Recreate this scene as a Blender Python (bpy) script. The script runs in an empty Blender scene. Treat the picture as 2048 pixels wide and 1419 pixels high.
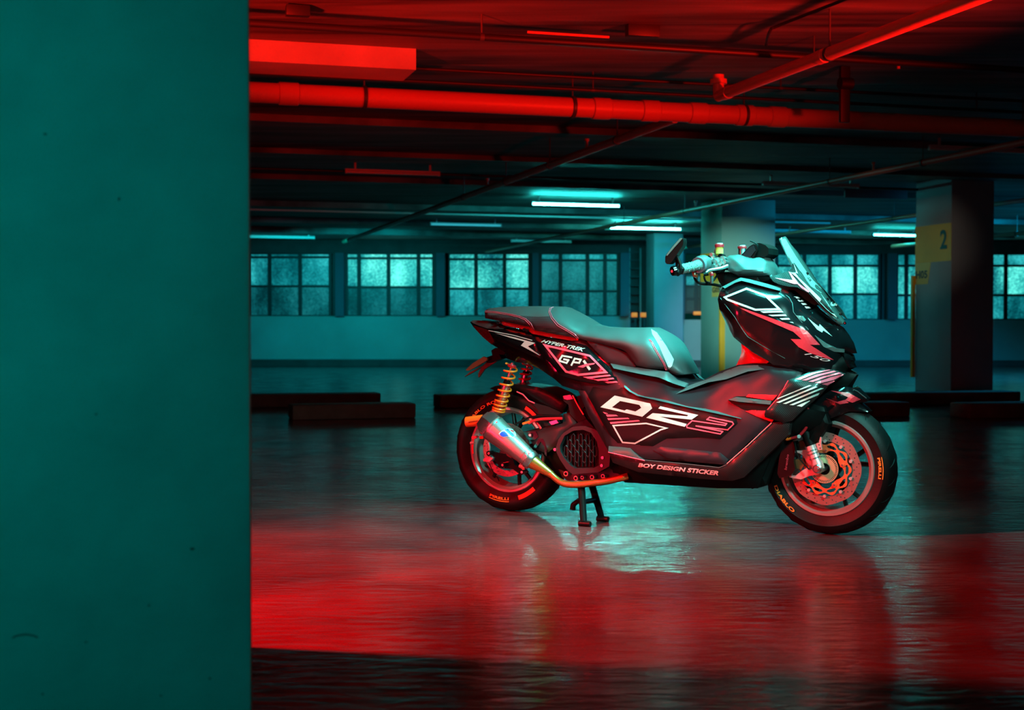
import bpy, bmesh, math, random
import numpy as np
from mathutils import Vector, Matrix
from mathutils.bvhtree import BVHTree
from mathutils.geometry import delaunay_2d_cdt
random.seed(7)
C = bpy.context.scene.collection
S = bpy.context.scene
PI = math.pi

# ------------------------------------------------------------------ camera
F = 2750.0; W0, H0 = 2048.0, 1419.0
CAMZ = 0.77
PITCH = math.atan(54.5 / F)
cam_d = bpy.data.cameras.new('camera'); cam = bpy.data.objects.new('camera', cam_d); C.objects.link(cam)
cam_d.sensor_width = 36.0; cam_d.lens = F / W0 * 36.0
cam_d.clip_start = 0.05; cam_d.clip_end = 200
cam.location = (0, 0, CAMZ); cam.rotation_euler = (PI / 2 - PITCH, 0, 0)
cam_d.dof.use_dof = True; cam_d.dof.focus_distance = 5.35; cam_d.dof.aperture_fstop = 4.5
S.camera = cam
EYE = Vector((0, 0, CAMZ))
# ------------------------------------------------------------------ view, world
S.view_settings.view_transform = 'Standard'; S.view_settings.look = 'None'
S.view_settings.exposure = 0.0; S.view_settings.gamma = 1.0; S.view_settings.use_curve_mapping = False
w = bpy.data.worlds.new('teal_ambient'); S.world = w; w.use_nodes = True
bg = w.node_tree.nodes['Background']; bg.inputs[0].default_value = (0.001, 0.9, 0.75, 1); bg.inputs[1].default_value = 0.02  # faint teal ambient added to lift the blacks

def area(name, loc, target, size, col, power, spread=180, size_y=None):
    d = bpy.data.lights.new(name, 'AREA'); o = bpy.data.objects.new(name, d); C.objects.link(o)
    d.shape = 'RECTANGLE'; d.size = size; d.size_y = size_y or size
    d.color = col; d.energy = power; d.spread = math.radians(spread)
    o.location = loc
    o.rotation_euler = (Vector(target) - Vector(loc)).to_track_quat('-Z', 'Y').to_euler()
    return o
TEAL = (0.0, 1.0, 0.80); CYAN = (0.02, 0.72, 1.0); RED = (1.0, 0.004, 0.012); RED2 = (1.0, 0.010, 0.004)
# red photo lamp standing behind the big pillar, low above the floor
def spot(name, loc, target, ang, blend, col, power, rad_=0.12):
    d = bpy.data.lights.new(name, 'SPOT'); o = bpy.data.objects.new(name, d); C.objects.link(o)
    d.spot_size = math.radians(ang); d.spot_blend = blend; d.color = col; d.energy = power; d.shadow_soft_size = rad_
    o.location = loc; o.rotation_euler = (Vector(target) - Vector(loc)).to_track_quat('-Z', 'Y').to_euler(); return o
spot('red_lamp', (-2.25, 3.62, 1.75), (-0.6, 4.0, 0.0), 78, 1.0, RED, 1700, 0.1)
area('red_fill_low', (-1.75, 4.1, 0.32), (-0.02, 5.6, 0.30), 0.25, (1.0, 0.008, 0.05), 5, 110, 0.25)  # unseen extra red light added for the wheels and exhaust
# unseen red lights that wash the ceiling: one behind the pillar, one beyond the right edge
spot('red_uplight', (-2.3, 4.6, 1.2), (-0.8, 8.6, 4.9), 60, 0.35, RED2, 1650, 0.1)
spot('red_uplight_far', (-2.3, 4.6, 1.2), (2.0, 9.5, 6.8), 60, 0.35, RED2, 700, 0.1)
area('red_uplight_right', (3.3, 5.0, 1.2), (2.0, 6.9, 2.3), 0.2, RED2, 42, 55, 0.2)
# unseen teal light added to brighten the pillar face
area('teal_pillar_fill', (-0.9, 0.25, 1.35), (-1.15, 2.5, 0.7), 0.5, (0.0, 1.0, 0.90), 3.4, 120, 0.3)
# unseen overhead light added to put teal on the scooter's top
area('teal_top_fill', (1.15, 5.0, 2.05), (0.65, 5.4, 0.5), 1.2, (0.07, 1.0, 0.86), 50, 72, 0.25)
area('flank_fill', (1.7, 3.3, 1.9), (0.55, 5.4, 0.5), 0.4, (0.30, 1.0, 0.88), 9, 46, 0.3)  # unseen fill added for the scooter's near side
# unseen narrow spots added to brighten the two painted pillars
spot('pillar_fill_spot', (0.5, 4.9, 2.07), (3.1, 19.0, 1.2), 9.3, 0.8, (0.7, 1.0, 0.85), 5500, 0.05)
spot('pillar_fill_warm', (-0.3, 4.9, 2.07), (4.92, 16.6, 1.75), 7, 1.0, (1.0, 0.75, 0.5), 480, 0.05)
# lights without fittings, added to brighten the far bays and back wall
area('bay_fill_right', (9.6, 20.0, 2.42), (8.0, 20.4, 0.0), 2.4, (0.0, 0.55, 1.0), 420, 150, 0.4)
area('bay_fill_middle', (3.3, 26.2, 2.3), (3.4, 27.5, 0.0), 2.0, (0.0, 0.75, 0.85), 20, 150, 0.3)
area('bay_fill_left', (-3.2, 24.0, 2.2), (-3.0, 27.8, 0.4), 3.0, (0.0, 0.9, 0.95), 26, 120, 0.3)

# ------------------------------------------------------------------ pixel helpers
FW = Vector((0, math.cos(PITCH), -math.sin(PITCH))); UP = Vector((0, math.sin(PITCH), math.cos(PITCH)))
def ray(px, py): return FW + Vector((1, 0, 0)) * ((px - W0 / 2) / F) + UP * ((H0 / 2 - py) / F)
def atY(px, py, Y): r = ray(px, py); return EYE + r * (Y / r.y)
def atZ(px, py, z=0.0): r = ray(px, py); return EYE + r * ((z - CAMZ) / r.z)
PHI = math.radians(16.2)
DD = Vector((-math.sin(PHI), math.cos(PHI), 0)); EE = Vector((math.cos(PHI), math.sin(PHI), 0))
# scooter frame: x forward, y to its far side (lat = -y), z up
PSI = math.radians(-28.8)
AX = Vector((math.cos(PSI), math.sin(PSI), 0)); BY = Vector((-math.sin(PSI), math.cos(PSI), 0))
ro = atY(1014, 899, 5.74) + BY * 0.05
ORG = Vector((ro.x, ro.y, 0))
def loc(p): d = p - ORG; return Vector((d.dot(AX), d.dot(BY), p.z))
EYL = loc(EYE)
def rayl(px, py): r = ray(px, py); return Vector((r.dot(AX), r.dot(BY), r.z))
def bp(px, py, lat): r = rayl(px, py); return EYL + r * ((-lat - EYL.y) / r.y)
def bz(px, py, z): return loc(atZ(px, py, z))
def Z(n, pts):
    s, ox, oy = {1: (5.068, 880, 580), 2: (5.068, 880, 780), 3: (5.068, 1180, 680), 4: (5.068, 1420, 460),
                 5: (6.757, 1300, 450), 6: (5.962, 1480, 680), 7: (5.068, 1480, 800)}[n]
    return [(p[0] / s + ox, p[1] / s + oy) + tuple(p[2:]) for p in pts]

# ------------------------------------------------------------------ materials
MATS = {}
def mat(name, col, rough=0.5, metal=0.0, coat=0.0, emit=None, es=1.0, bump=None, var=None, spec=0.5, trans=0, aniso=0):
    if name in MATS: return MATS[name]
    m = bpy.data.materials.new(name); m.use_nodes = True; nt = m.node_tree; b = nt.nodes['Principled BSDF']
    b.inputs['Base Color'].default_value = (*col, 1); b.inputs['Roughness'].default_value = rough
    b.inputs['Metallic'].default_value = metal; b.inputs['Coat Weight'].default_value = coat
    b.inputs['Coat Roughness'].default_value = 0.08; b.inputs['Specular IOR Level'].default_value = spec
    b.inputs['Transmission Weight'].default_value = trans
    if emit: b.inputs['Emission Color'].default_value = (*emit, 1); b.inputs['Emission Strength'].default_value = es
    tc = nt.nodes.new('ShaderNodeTexCoord')
    if var:      # (scale, amount)
        n = nt.nodes.new('ShaderNodeTexNoise'); n.inputs['Scale'].default_value = var[0]; n.inputs['Detail'].default_value = 6
        nt.links.new(tc.outputs['Object'], n.inputs['Vector'])
        r = nt.nodes.new('ShaderNodeMapRange'); r.inputs[1].default_value = 0.3; r.inputs[2].default_value = 0.7
        r.inputs[3].default_value = 1 - var[1]; r.inputs[4].default_value = 1 + var[1]
        nt.links.new(n.outputs['Fac'], r.inputs[0])
        x = nt.nodes.new('ShaderNodeMix'); x.data_type = 'RGBA'; x.blend_type = 'MULTIPLY'; x.inputs[0].default_value = 1
        x.inputs[6].default_value = (*col, 1); nt.links.new(r.outputs[0], x.inputs[7]); nt.links.new(x.outputs[2], b.inputs['Base Color'])
    if bump:     # (scale, strength)
        n = nt.nodes.new('ShaderNodeTexNoise'); n.inputs['Scale'].default_value = bump[0]; n.inputs['Detail'].default_value = 4
        nt.links.new(tc.outputs['Object'], n.inputs['Vector'])
        bb = nt.nodes.new('ShaderNodeBump'); bb.inputs['Strength'].default_value = bump[1]; bb.inputs['Distance'].default_value = 0.01
        nt.links.new(n.outputs['Fac'], bb.inputs['Height']); nt.links.new(bb.outputs['Normal'], b.inputs['Normal'])
    MATS[name] = m; return m
M_sat = mat('satin_black', (0.005, 0.005, 0.0055), 0.36, bump=(900, 0.04), spec=0.16)
M_mat = mat('matte_graphite', (0.013, 0.012, 0.016), 0.36, bump=(1200, 0.05), spec=0.28)
M_gls = mat('gloss_black', (0.004, 0.004, 0.005), 0.16, coat=0.6)
M_blk = mat('rough_black', (0.004, 0.004, 0.004), 0.5, spec=0.12)
M_rub = mat('tyre_rubber', (0.008, 0.007, 0.0075), 0.48, bump=(300, 0.1), spec=0.25)
M_seat = mat('seat_vinyl', (0.055, 0.055, 0.058), 0.45, bump=(1500, 0.12))
M_sside = mat('dark_seat_vinyl', (0.022, 0.018, 0.022), 0.5, bump=(1500, 0.12))  # darker vinyl; on the seat sides it paints their shade
M_red = mat('anodised_red', (0.75, 0.02, 0.03), 0.3, 0.35, 0.4)
M_redd = mat('red_decal', (0.95, 0.03, 0.05), 0.4, emit=None)
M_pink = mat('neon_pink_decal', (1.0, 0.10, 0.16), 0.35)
M_pale = mat('pale_rose_decal', (1.0, 0.55, 0.55), 0.4)
M_wht = mat('white_decal', (0.62, 0.62, 0.58), 0.45)
M_shl = mat('lit_edge_plastic', (0.075, 0.075, 0.08), 0.4, bump=(1200, 0.05))  # lighter than the shell, so the ledges look lit
M_alu = mat('brushed_aluminium', (0.72, 0.72, 0.72), 0.3, 1.0, bump=(60, 0.02))
M_tit = mat('titanium_cone', (0.62, 0.60, 0.58), 0.33, 0.9, bump=(80, 0.05))
M_gold = mat('gold_pipe', (0.95, 0.42, 0.10), 0.25, 0.9)
M_oran = mat('orange_enamel', (1.0, 0.11, 0.01), 0.3, 0.0, 0.5)
M_spring = mat('amber_spring', (1.0, 0.15, 0.01), 0.3, 0.1, 0.5)
M_rim = mat('rim_grey', (0.55, 0.42, 0.40), 0.3, 0.6)
M_spoke = mat('spoke_black', (0.012, 0.012, 0.013), 0.3, 0.3)
M_disc = mat('disc_steel', (0.42, 0.27, 0.24), 0.4, 0.7, bump=(200, 0.05))
M_carrier = mat('carrier_orange', (1.0, 0.14, 0.05), 0.35, 0.2)
M_brkt = mat('bracket_silver', (0.8, 0.62, 0.62), 0.35, 0.6)
M_tone = mat('tone_ring', (0.75, 0.62, 0.35), 0.35, 0.6)
M_crank = mat('engine_casting', (0.022, 0.018, 0.02), 0.42, 0.2)
M_olet = mat('tyre_orange_print', (1.0, 0.36, 0.04), 0.5)
M_ored = mat('tyre_red_mark', (0.9, 0.06, 0.02), 0.5)
M_bluep = mat('blue_badge', (0.02, 0.06, 0.55), 0.35)
M_glow = mat('orange_glow', (0.8, 0.3, 0.05), 0.5, emit=(1.0, 0.22, 0.02), es=0.55)  # glow added so the bars stay orange under the teal light
M_brn = mat('amber_reflector', (0.16, 0.05, 0.02), 0.3, 0.0, 0.5)
M_tail = mat('dark_red_lens', (0.10, 0.008, 0.01), 0.12, 0, 1.0)
M_visor = mat('smoked_screen', (0.05, 0.055, 0.055), 0.17, 0.0, 1.0)
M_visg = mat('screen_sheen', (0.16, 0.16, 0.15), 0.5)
M_grip = mat('grey_rubber_grip', (0.13, 0.13, 0.125), 0.6, bump=(250, 0.5))
M_clear = mat('fluid_cup', (0.8, 0.42, 0.08), 0.15, 0.0, 0.5)
M_hub = mat('grey_cover_plastic', (0.05, 0.05, 0.052), 0.45, spec=0.35)
def carbon():
    m = mat('carbon_weave', (0.02, 0.02, 0.02), 0.36, 0, 0.1, spec=0.25); nt = m.node_tree; b = nt.nodes['Principled BSDF']
    tc = nt.nodes.new('ShaderNodeTexCoord'); mp = nt.nodes.new('ShaderNodeMapping'); mp.inputs['Rotation'].default_value = (0, math.radians(40), 0)
    wv = nt.nodes.new('ShaderNodeTexWave'); wv.inputs['Scale'].default_value = 58; wv.bands_direction = 'X'
    rp = nt.nodes.new('ShaderNodeValToRGB'); rp.color_ramp.elements[0].color = (0.003, 0.003, 0.003, 1); rp.color_ramp.elements[1].color = (0.022, 0.022, 0.023, 1)
    nt.links.new(tc.outputs['Object'], mp.inputs[0]); nt.links.new(mp.outputs[0], wv.inputs[0]); nt.links.new(wv.outputs['Fac'], rp.inputs[0]); nt.links.new(rp.outputs[0], b.inputs['Base Color'])
    return m
M_carb = carbon()
M_carb2 = M_carb.copy(); M_carb2.name = 'matte_carbon'; M_carb2.node_tree.nodes['Principled BSDF'].inputs['Roughness'].default_value = 0.6; M_carb2.node_tree.nodes['Principled BSDF'].inputs['Coat Weight'].default_value = 0; M_carb2.node_tree.nodes['Principled BSDF'].inputs['Specular IOR Level'].default_value = 0.2

# ------------------------------------------------------------------ mesh helpers
def link(name, me, m=None, parent=None, smooth=True, ang=35):
    o = bpy.data.objects.new(name, me); C.objects.link(o)
    if m: me.materials.append(m)
    if smooth:
        me.polygons.foreach_set('use_smooth', [True] * len(me.polygons))
        me.set_sharp_from_angle(angle=math.radians(ang))
    if parent: o.parent = parent
    return o
def frombm(name, bm, m=None, parent=None, smooth=True, ang=35, recalc=True):
    if recalc: bmesh.ops.recalc_face_normals(bm, faces=bm.faces)
    me = bpy.data.meshes.new(name); bm.to_mesh(me); bm.free()
    return link(name, me, m, parent, smooth, ang)
def frompy(name, vs, fs, m=None, parent=None, smooth=True, ang=35, recalc=True):
    bm = bmesh.new(); bv = [bm.verts.new(v) for v in vs]
    for f in fs:
        try: bm.faces.new([bv[i] for i in f])
        except ValueError: pass
    return frombm(name, bm, m, parent, smooth, ang, recalc)
def top(o, label, cat, group=None):
    o['label'] = label; o['category'] = cat
    if group: o['group'] = group
    return o
def struct(o): o['kind'] = 'structure'; return o
def empty(name, p=(0, 0, 0), rz=0):
    o = bpy.data.objects.new(name, None); C.objects.link(o); o.location = p; o.rotation_euler = (0, 0, rz); o.empty_display_size = 0.05; return o
def inside(loops, x, y):
    c = False
    for L in loops:
        n = len(L); j = n - 1
        for i in range(n):
            xi, yi = L[i][0], L[i][1]; xj, yj = L[j][0], L[j][1]
            if (yi > y) != (yj > y) and x < (xj - xi) * (y - yi) / (yj - yi) + xi: c = not c
            j = i
    return c
def resample(L, step):
    out = []; n = len(L)
    for i in range(n):
        a, b = L[i], L[(i + 1) % n]; d = math.hypot(b[0] - a[0], b[1] - a[1]); k = max(1, int(round(d / step)))
        for q in range(k):
            t = q / k; out.append(tuple(a[c] + (b[c] - a[c]) * t for c in range(len(a))))
    return out
def segdist(loops, x, y):
    best = 1e9
    for L in loops:
        n = len(L)
        for i in range(n):
            ax, ay = L[i][0], L[i][1]; bx_, by_ = L[(i + 1) % n][0], L[(i + 1) % n][1]
            dx, dy = bx_ - ax, by_ - ay; q = dx * dx + dy * dy
            t = 0 if q == 0 else max(0, min(1, ((x - ax) * dx + (y - ay) * dy) / q))
            d = math.hypot(x - ax - t * dx, y - ay - t * dy)
            if d < best: best = d
    return best
def mesh2d(loops, step, grid=True, hstep=None):
    """triangulate even-odd loops; returns verts2d, tris, boundary loops as index lists"""
    loops = [resample(L, step if i == 0 or hstep is None else hstep) for i, L in enumerate(loops)]
    pts = []; eds = []; bl = []
    for L in loops:
        s = len(pts); pts += [Vector((p[0], p[1])) for p in L]; n = len(L)
        eds += [(s + i, s + (i + 1) % n) for i in range(n)]
    if grid:
        xs = [p.x for p in pts]; ys = [p.y for p in pts]
        y = min(ys) + step * 0.5; r = 0
        while y < max(ys):
            x = min(xs) + step * (0.5 if r % 2 else 0.0)
            while x < max(xs):
                if inside(loops, x, y) and segdist(loops, x, y) > step * 0.55: pts.append(Vector((x, y)))
                x += step
            y += step * 0.87; r += 1
    v, e, f, ov, oe, of = delaunay_2d_cdt(pts, eds, [], 0, 1e-7)
    tr = [t for t in f if inside(loops, sum(v[i].x for i in t) / 3, sum(v[i].y for i in t) / 3)]
    return v, tr
def bedges(tris):
    cnt = {}
    for t in tris:
        for i in range(len(t)):
            a, b = t[i], t[(i + 1) % len(t)]; k = (min(a, b), max(a, b)); cnt.setdefault(k, []).append((a, b))
    return [v[0] for v in cnt.values() if len(v) == 1]
def tin(outline, controls):
    P = [Vector((p[0], p[1])) for p in outline] + [Vector((p[0], p[1])) for p in controls]
    Lz = [p[2] for p in outline] + [p[2] for p in controls]; n = len(outline)
    v, e, f, ov, oe, of = delaunay_2d_cdt(P, [(i, (i + 1) % n) for i in range(n)], [], 0, 1e-7)
    lz = [Lz[o[0]] if o else sum(Lz) / len(Lz) for o in ov]
    tr = [t for t in f if inside([outline], sum(v[i].x for i in t) / 3, sum(v[i].y for i in t) / 3)]
    A = np.array([[v[i].x, v[i].y, lz[i]] for t in tr for i in t]).reshape(-1, 3, 3)
    a, b, c = A[:, 0], A[:, 1], A[:, 2]
    den = (b[:, 1] - c[:, 1]) * (a[:, 0] - c[:, 0]) + (c[:, 0] - b[:, 0]) * (a[:, 1] - c[:, 1])
    den[abs(den) < 1e-9] = 1e-9
    def ev(x, y):
        w1 = ((b[:, 1] - c[:, 1]) * (x - c[:, 0]) + (c[:, 0] - b[:, 0]) * (y - c[:, 1])) / den
        w2 = ((c[:, 1] - a[:, 1]) * (x - c[:, 0]) + (a[:, 0] - c[:, 0]) * (y - c[:, 1])) / den
        w3 = 1 - w1 - w2; mn = np.minimum(np.minimum(w1, w2), w3); i = int(mn.argmax())
        if mn[i] < -0.02: return None
        return w1[i] * a[i, 2] + w2[i] * b[i, 2] + w3[i] * c[i, 2]
    return ev
SURF = {}
def panel(name, outline, controls=(), m=None, parent=None, mode='shell', t=0.012, rnd=0.012, rr=3.0, lap=4, step=6.0,
          ang=35, mirror=True, ubulge=0.0, ur=20.0):
    """body panel: outline [(px,py,lateral)], interior lateral from a TIN, rounded rim, real thickness"""
    ev = tin(outline, list(controls))
    v, tr = mesh2d([outline], step)
    P = []
    D_ = [segdist([outline], q.x, q.y) for q in v]; Lz = []
    for q in v:
        z_ = ev(q.x, q.y); Lz.append(0.1 if z_ is None else z_)
    nb = {}
    for t3 in tr:
        for i in range(3): nb.setdefault(t3[i], set()).update((t3[(i + 1) % 3], t3[(i + 2) % 3]))
    free = [i for i in range(len(v)) if D_[i] > 0.8 and i in nb]
    for _ in range(lap):
        new = [(sum(Lz[k] for k in nb[i]) / len(nb[i]) + Lz[i]) / 2 for i in free]
        for i, z_ in zip(free, new): Lz[i] = z_
    for q, l, d in zip(v, Lz, D_):
        P.append((q.x, q.y, l + rnd * (1 - math.exp(-d / rr)) + ubulge * (1 - math.exp(-d / ur))))
    near = [bp(*p) for p in P]
    def build(sg, nm):
        n = len(near)
        A = [Vector((p.x, p.y * sg, p.z)) for p in near]
        if mode == 'shell': B = [Vector((p.x, -p.y * sg, p.z)) for p in near]
        else: B = [Vector((p.x, (p.y + t) * sg, p.z)) for p in near]
        fs = [tuple(f) for f in tr] + [tuple(n + i for i in reversed(f)) for f in tr]
        fs += [(a, b, n + b, n + a) for a, b in bedges(tr)]
        return frompy(nm, A + B, fs, m, parent, True, ang)
    o = build(1, name)
    SURF[o.name] = BVHTree.FromPolygons([tuple(p) for p in near], [tuple(f) for f in tr])
    if mode != 'shell' and mirror: build(-1, name)
    o['_s'] = o.name
    return o
def project(pts, surfs, lat, off):
    out = []; last = None
    for x, y in pts:
        r = rayl(x, y); best = None
        for s in surfs:
            h = s.ray_cast(EYL, r)
            if h[0] is not None and (best is None or h[3] < best[3]): best = h
        if best: out.append(EYL + r.normalized() * (best[3] - off * 1.2)); last = -out[-1].y
        else: out.append(bp(x, y, (last if last is not None else lat)))
    return out
def decal(name, loops, m, on, lat=0.2, off=0.002, step=7.0):
    v, tr = mesh2d(loops, step)
    pts = project([(q.x, q.y) for q in v], [SURF[o['_s']] for o in on], lat, off)
    return frompy(name, pts, tr, m, on[0], False, recalc=False)
def strokes(path, w, closed=False):
    n = len(path); Lf = []; Rt = []
    for i in range(n):
        p = Vector(path[i][:2])
        a = Vector(path[i - 1][:2]) if (i > 0 or closed) else None; b = Vector(path[(i + 1) % n][:2]) if (i < n - 1 or closed) else None
        d1 = (p - a).normalized() if a is not None else None; d2 = (b - p).normalized() if b is not None else None
        if d1 is None: d1 = d2
        if d2 is None: d2 = d1
        tn = (d1 + d2)
        tn = tn.normalized() if tn.length > 1e-4 else d1
        nn = Vector((-tn.y, tn.x)); c = max(0.35, nn.dot(Vector((-d1.y, d1.x))))
        Lf.append(tuple(p + nn * (w / 2 / c))); Rt.append(tuple(p - nn * (w / 2 / c)))
    return [Lf, Rt] if closed else [Lf + Rt[::-1]]
def segs(path, w, closed=True):
    out = []; n = len(path)
    for i in range(n if closed else n - 1):
        p, q = Vector(path[i][:2]), Vector(path[(i + 1) % n][:2]); d = (q - p).normalized() * (w * .45)
        out.append(strokes([tuple(p - d), tuple(q + d)], w))
    return out
def merge_decal(name, loopsets, m, on, lat=0.2, off=0.002, step=7.0):
    V = []; Fc = []
    for loops in loopsets:
        v, tr = mesh2d(loops, step)
        pts = project([(q.x, q.y) for q in v], [SURF[o['_s']] for o in on], lat, off)
        s = len(V); V += pts; Fc += [tuple(i + s for i in f) for f in tr]
    return frompy(name, V, Fc, m, on[0], False, recalc=False)
def fontmesh(txt, bold=0.02, shear=0.0, space=1.0):
    cu = bpy.data.curves.new('txt', 'FONT'); cu.body = txt; cu.offset = bold; cu.shear = shear; cu.space_character = space; cu.resolution_u = 3
    cu.align_x = 'LEFT'
    o = bpy.data.objects.new('txt', cu); C.objects.link(o)
    bpy.context.view_layer.update()
    me = bpy.data.meshes.new_from_object(o.evaluated_get(bpy.context.evaluated_depsgraph_get()))
    V = [(v.co.x, v.co.y) for v in me.vertices]; Fc = [tuple(p.vertices) for p in me.polygons]
    bpy.data.objects.remove(o); bpy.data.curves.remove(cu); bpy.data.meshes.remove(me)
    xs = [p[0] for p in V]; ys = [p[1] for p in V]; x0, x1, y0, y1 = min(xs), max(xs), min(ys), max(ys)
    return [((x - x0) / (x1 - x0), (y - y0) / (y1 - y0)) for x, y in V], Fc
def textdecal(name, txt, quad, m, on, lat=0.2, bold=0.02, shear=0, off=0.002, space=1.0):
    V, Fc = fontmesh(txt, bold, shear, space); TL, TR, BR, BL = [Vector(q[:2]) for q in quad]
    pts = []
    for u, v in V:
        a = TL.lerp(TR, u); b = BL.lerp(BR, u); pts.append(tuple(b.lerp(a, v)))
    P = project(pts, [SURF[o['_s']] for o in on], lat, off)
    return frompy(name, P, Fc, m, on[0], False, recalc=False)
def catmull(pts, k=6):
    P = [Vector(p) for p in pts]
    if len(P) < 3: return [P[0].lerp(P[-1], i / k) for i in range(k + 1)]
    out = []; Q = [P[0] * 2 - P[1]] + P + [P[-1] * 2 - P[-2]]
    for i in range(1, len(Q) - 2):
        for j in range(k):
            t = j / k; a, b, c, d = Q[i - 1], Q[i], Q[i + 1], Q[i + 2]
            out.append(0.5 * ((2 * b) + (c - a) * t + (2 * a - 5 * b + 4 * c - d) * t * t + (-a + 3 * b - 3 * c + d) * t ** 3))
    out.append(P[-1]); return out
def tubegeo(P, R, seg=14, cap=True, V=None, Fc=None, flat=None):
    V = [] if V is None else V; Fc = [] if Fc is None else Fc
    n = len(P); s0 = len(V)
    if not isinstance(R, (list, tuple)): R = [R] * n
    T = [(P[min(i + 1, n - 1)] - P[max(i - 1, 0)]).normalized() for i in range(n)]
    u = T[0].orthogonal().normalized()
    for i in range(n):
        u = (u - T[i] * u.dot(T[i])).normalized(); w_ = T[i].cross(u)
        for k in range(seg):
            a = 2 * PI * k / seg; V.append(P[i] + (u * math.cos(a) + w_ * math.sin(a)) * R[i])
    for i in range(n - 1):
        for k in range(seg):
            a = s0 + i * seg + k; b = s0 + i * seg + (k + 1) % seg; Fc.append((a, b, b + seg, a + seg))
    if cap: Fc.append(tuple(s0 + k for k in range(seg))[::-1]); Fc.append(tuple(s0 + (n - 1) * seg + k for k in range(seg)))
    return V, Fc
def tube(name, pts, r, m, parent=None, seg=14, smooth=False, k=6, ang=40):
    P = catmull(pts, k) if smooth else [Vector(p) for p in pts]
    if smooth and isinstance(r, (list, tuple)):
        n = len(P); mm = len(r) - 1; r = [r[min(int(i / (n - 1) * mm), mm - 1)] + (r[min(int(i / (n - 1) * mm) + 1, mm)] - r[min(int(i / (n - 1) * mm), mm - 1)]) * (i / (n - 1) * mm - min(int(i / (n - 1) * mm), mm - 1)) for i in range(n)]
    V, Fc = tubegeo(P, r, seg)
    return frompy(name, V, Fc, m, parent, True, ang)
def tubes(name, lst, m, parent=None, seg=10):
    V, Fc = [], []
    for pts, r in lst: tubegeo([Vector(p) for p in pts], r, seg, True, V, Fc)
    return frompy(name, V, Fc, m, parent)
def lathe(name, prof, m, parent=None, c=(0, 0, 0), seg=72, closed=True, ang=30):
    """revolve (radius, y) profile about the local y axis through c"""
    V = []; n = len(prof)
    for k in range(seg):
        a = 2 * PI * k / seg
        for r, y in prof: V.append(Vector((c[0] + r * math.cos(a), c[1] + y, c[2] + r * math.sin(a))))
    Fc = []
    for k in range(seg):
        k2 = (k + 1) % seg
        for i in range(n if closed else n - 1):
            j = (i + 1) % n; Fc.append((k * n + i, k * n + j, k2 * n + j, k2 * n + i))
    return frompy(name, V, Fc, m, parent, True, ang)
def slab(name, loops, y0, y1, m, parent=None, step=0.02, bev=0, grid=False, hstep=None, ang=35):
    """even-odd loops in the local xz plane, solid between y0 and y1"""
    v, tr = mesh2d(loops, step, grid, hstep); n = len(v)
    A = [Vector((p.x, y0, p.y)) for p in v]; B = [Vector((p.x, y1, p.y)) for p in v]
    fs = [tuple(f) for f in tr] + [tuple(n + i for i in reversed(f)) for f in tr] + [(a, b, n + b, n + a) for a, b in bedges(tr)]
    return frompy(name, A + B, fs, m, parent, True, ang)
def circ(cx, cz, r, n=24, ph=0): return [(cx + r * math.cos(ph + 2 * PI * i / n), cz + r * math.sin(ph + 2 * PI * i / n)) for i in range(n)]
def pslab(name, pts, lat, t, m, parent=None, holes=(), bevel=0.0015):
    """solid bracket: pixel polygon on the plane at lateral lat, thickness t away from the viewer"""
    def cv(L): return [(bp(x, y, lat).x, bp(x, y, lat).z) for x, y in [q[:2] for q in L]]
    loops = [cv(pts)] + [cv(h) for h in holes]
    o = slab(name, loops, -lat, -lat + t, m, parent, step=0.05)
    return o
def boxg(V, Fc, o, ax, ay, az, bevel=0):
    """box from corner o along three vectors"""
    s = len(V); V += [o, o + ax, o + ax + ay, o + ay, o + az, o + ax + az, o + ax + ay + az, o + ay + az]
    Fc += [tuple(s + i for i in f) for f in ((0, 3, 2, 1), (4, 5, 6, 7), (0, 1, 5, 4), (1, 2, 6, 5), (2, 3, 7, 6), (3, 0, 4, 7))]
def box(name, o, ax, ay, az, m, parent=None, bevel=0.0):
    V, Fc = [], []; boxg(V, Fc, Vector(o), Vector(ax), Vector(ay), Vector(az))
    bm = bmesh.new(); bv = [bm.verts.new(v) for v in V]; [bm.faces.new([bv[i] for i in f]) for f in Fc]
    if bevel: bmesh.ops.bevel(bm, geom=bm.edges[:], offset=bevel, segments=2, affect='EDGES', profile=0.5)
    return frombm(name, bm, m, parent)
X_, Y_, Z_ = Vector((1, 0, 0)), Vector((0, 1, 0)), Vector((0, 0, 1))

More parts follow.
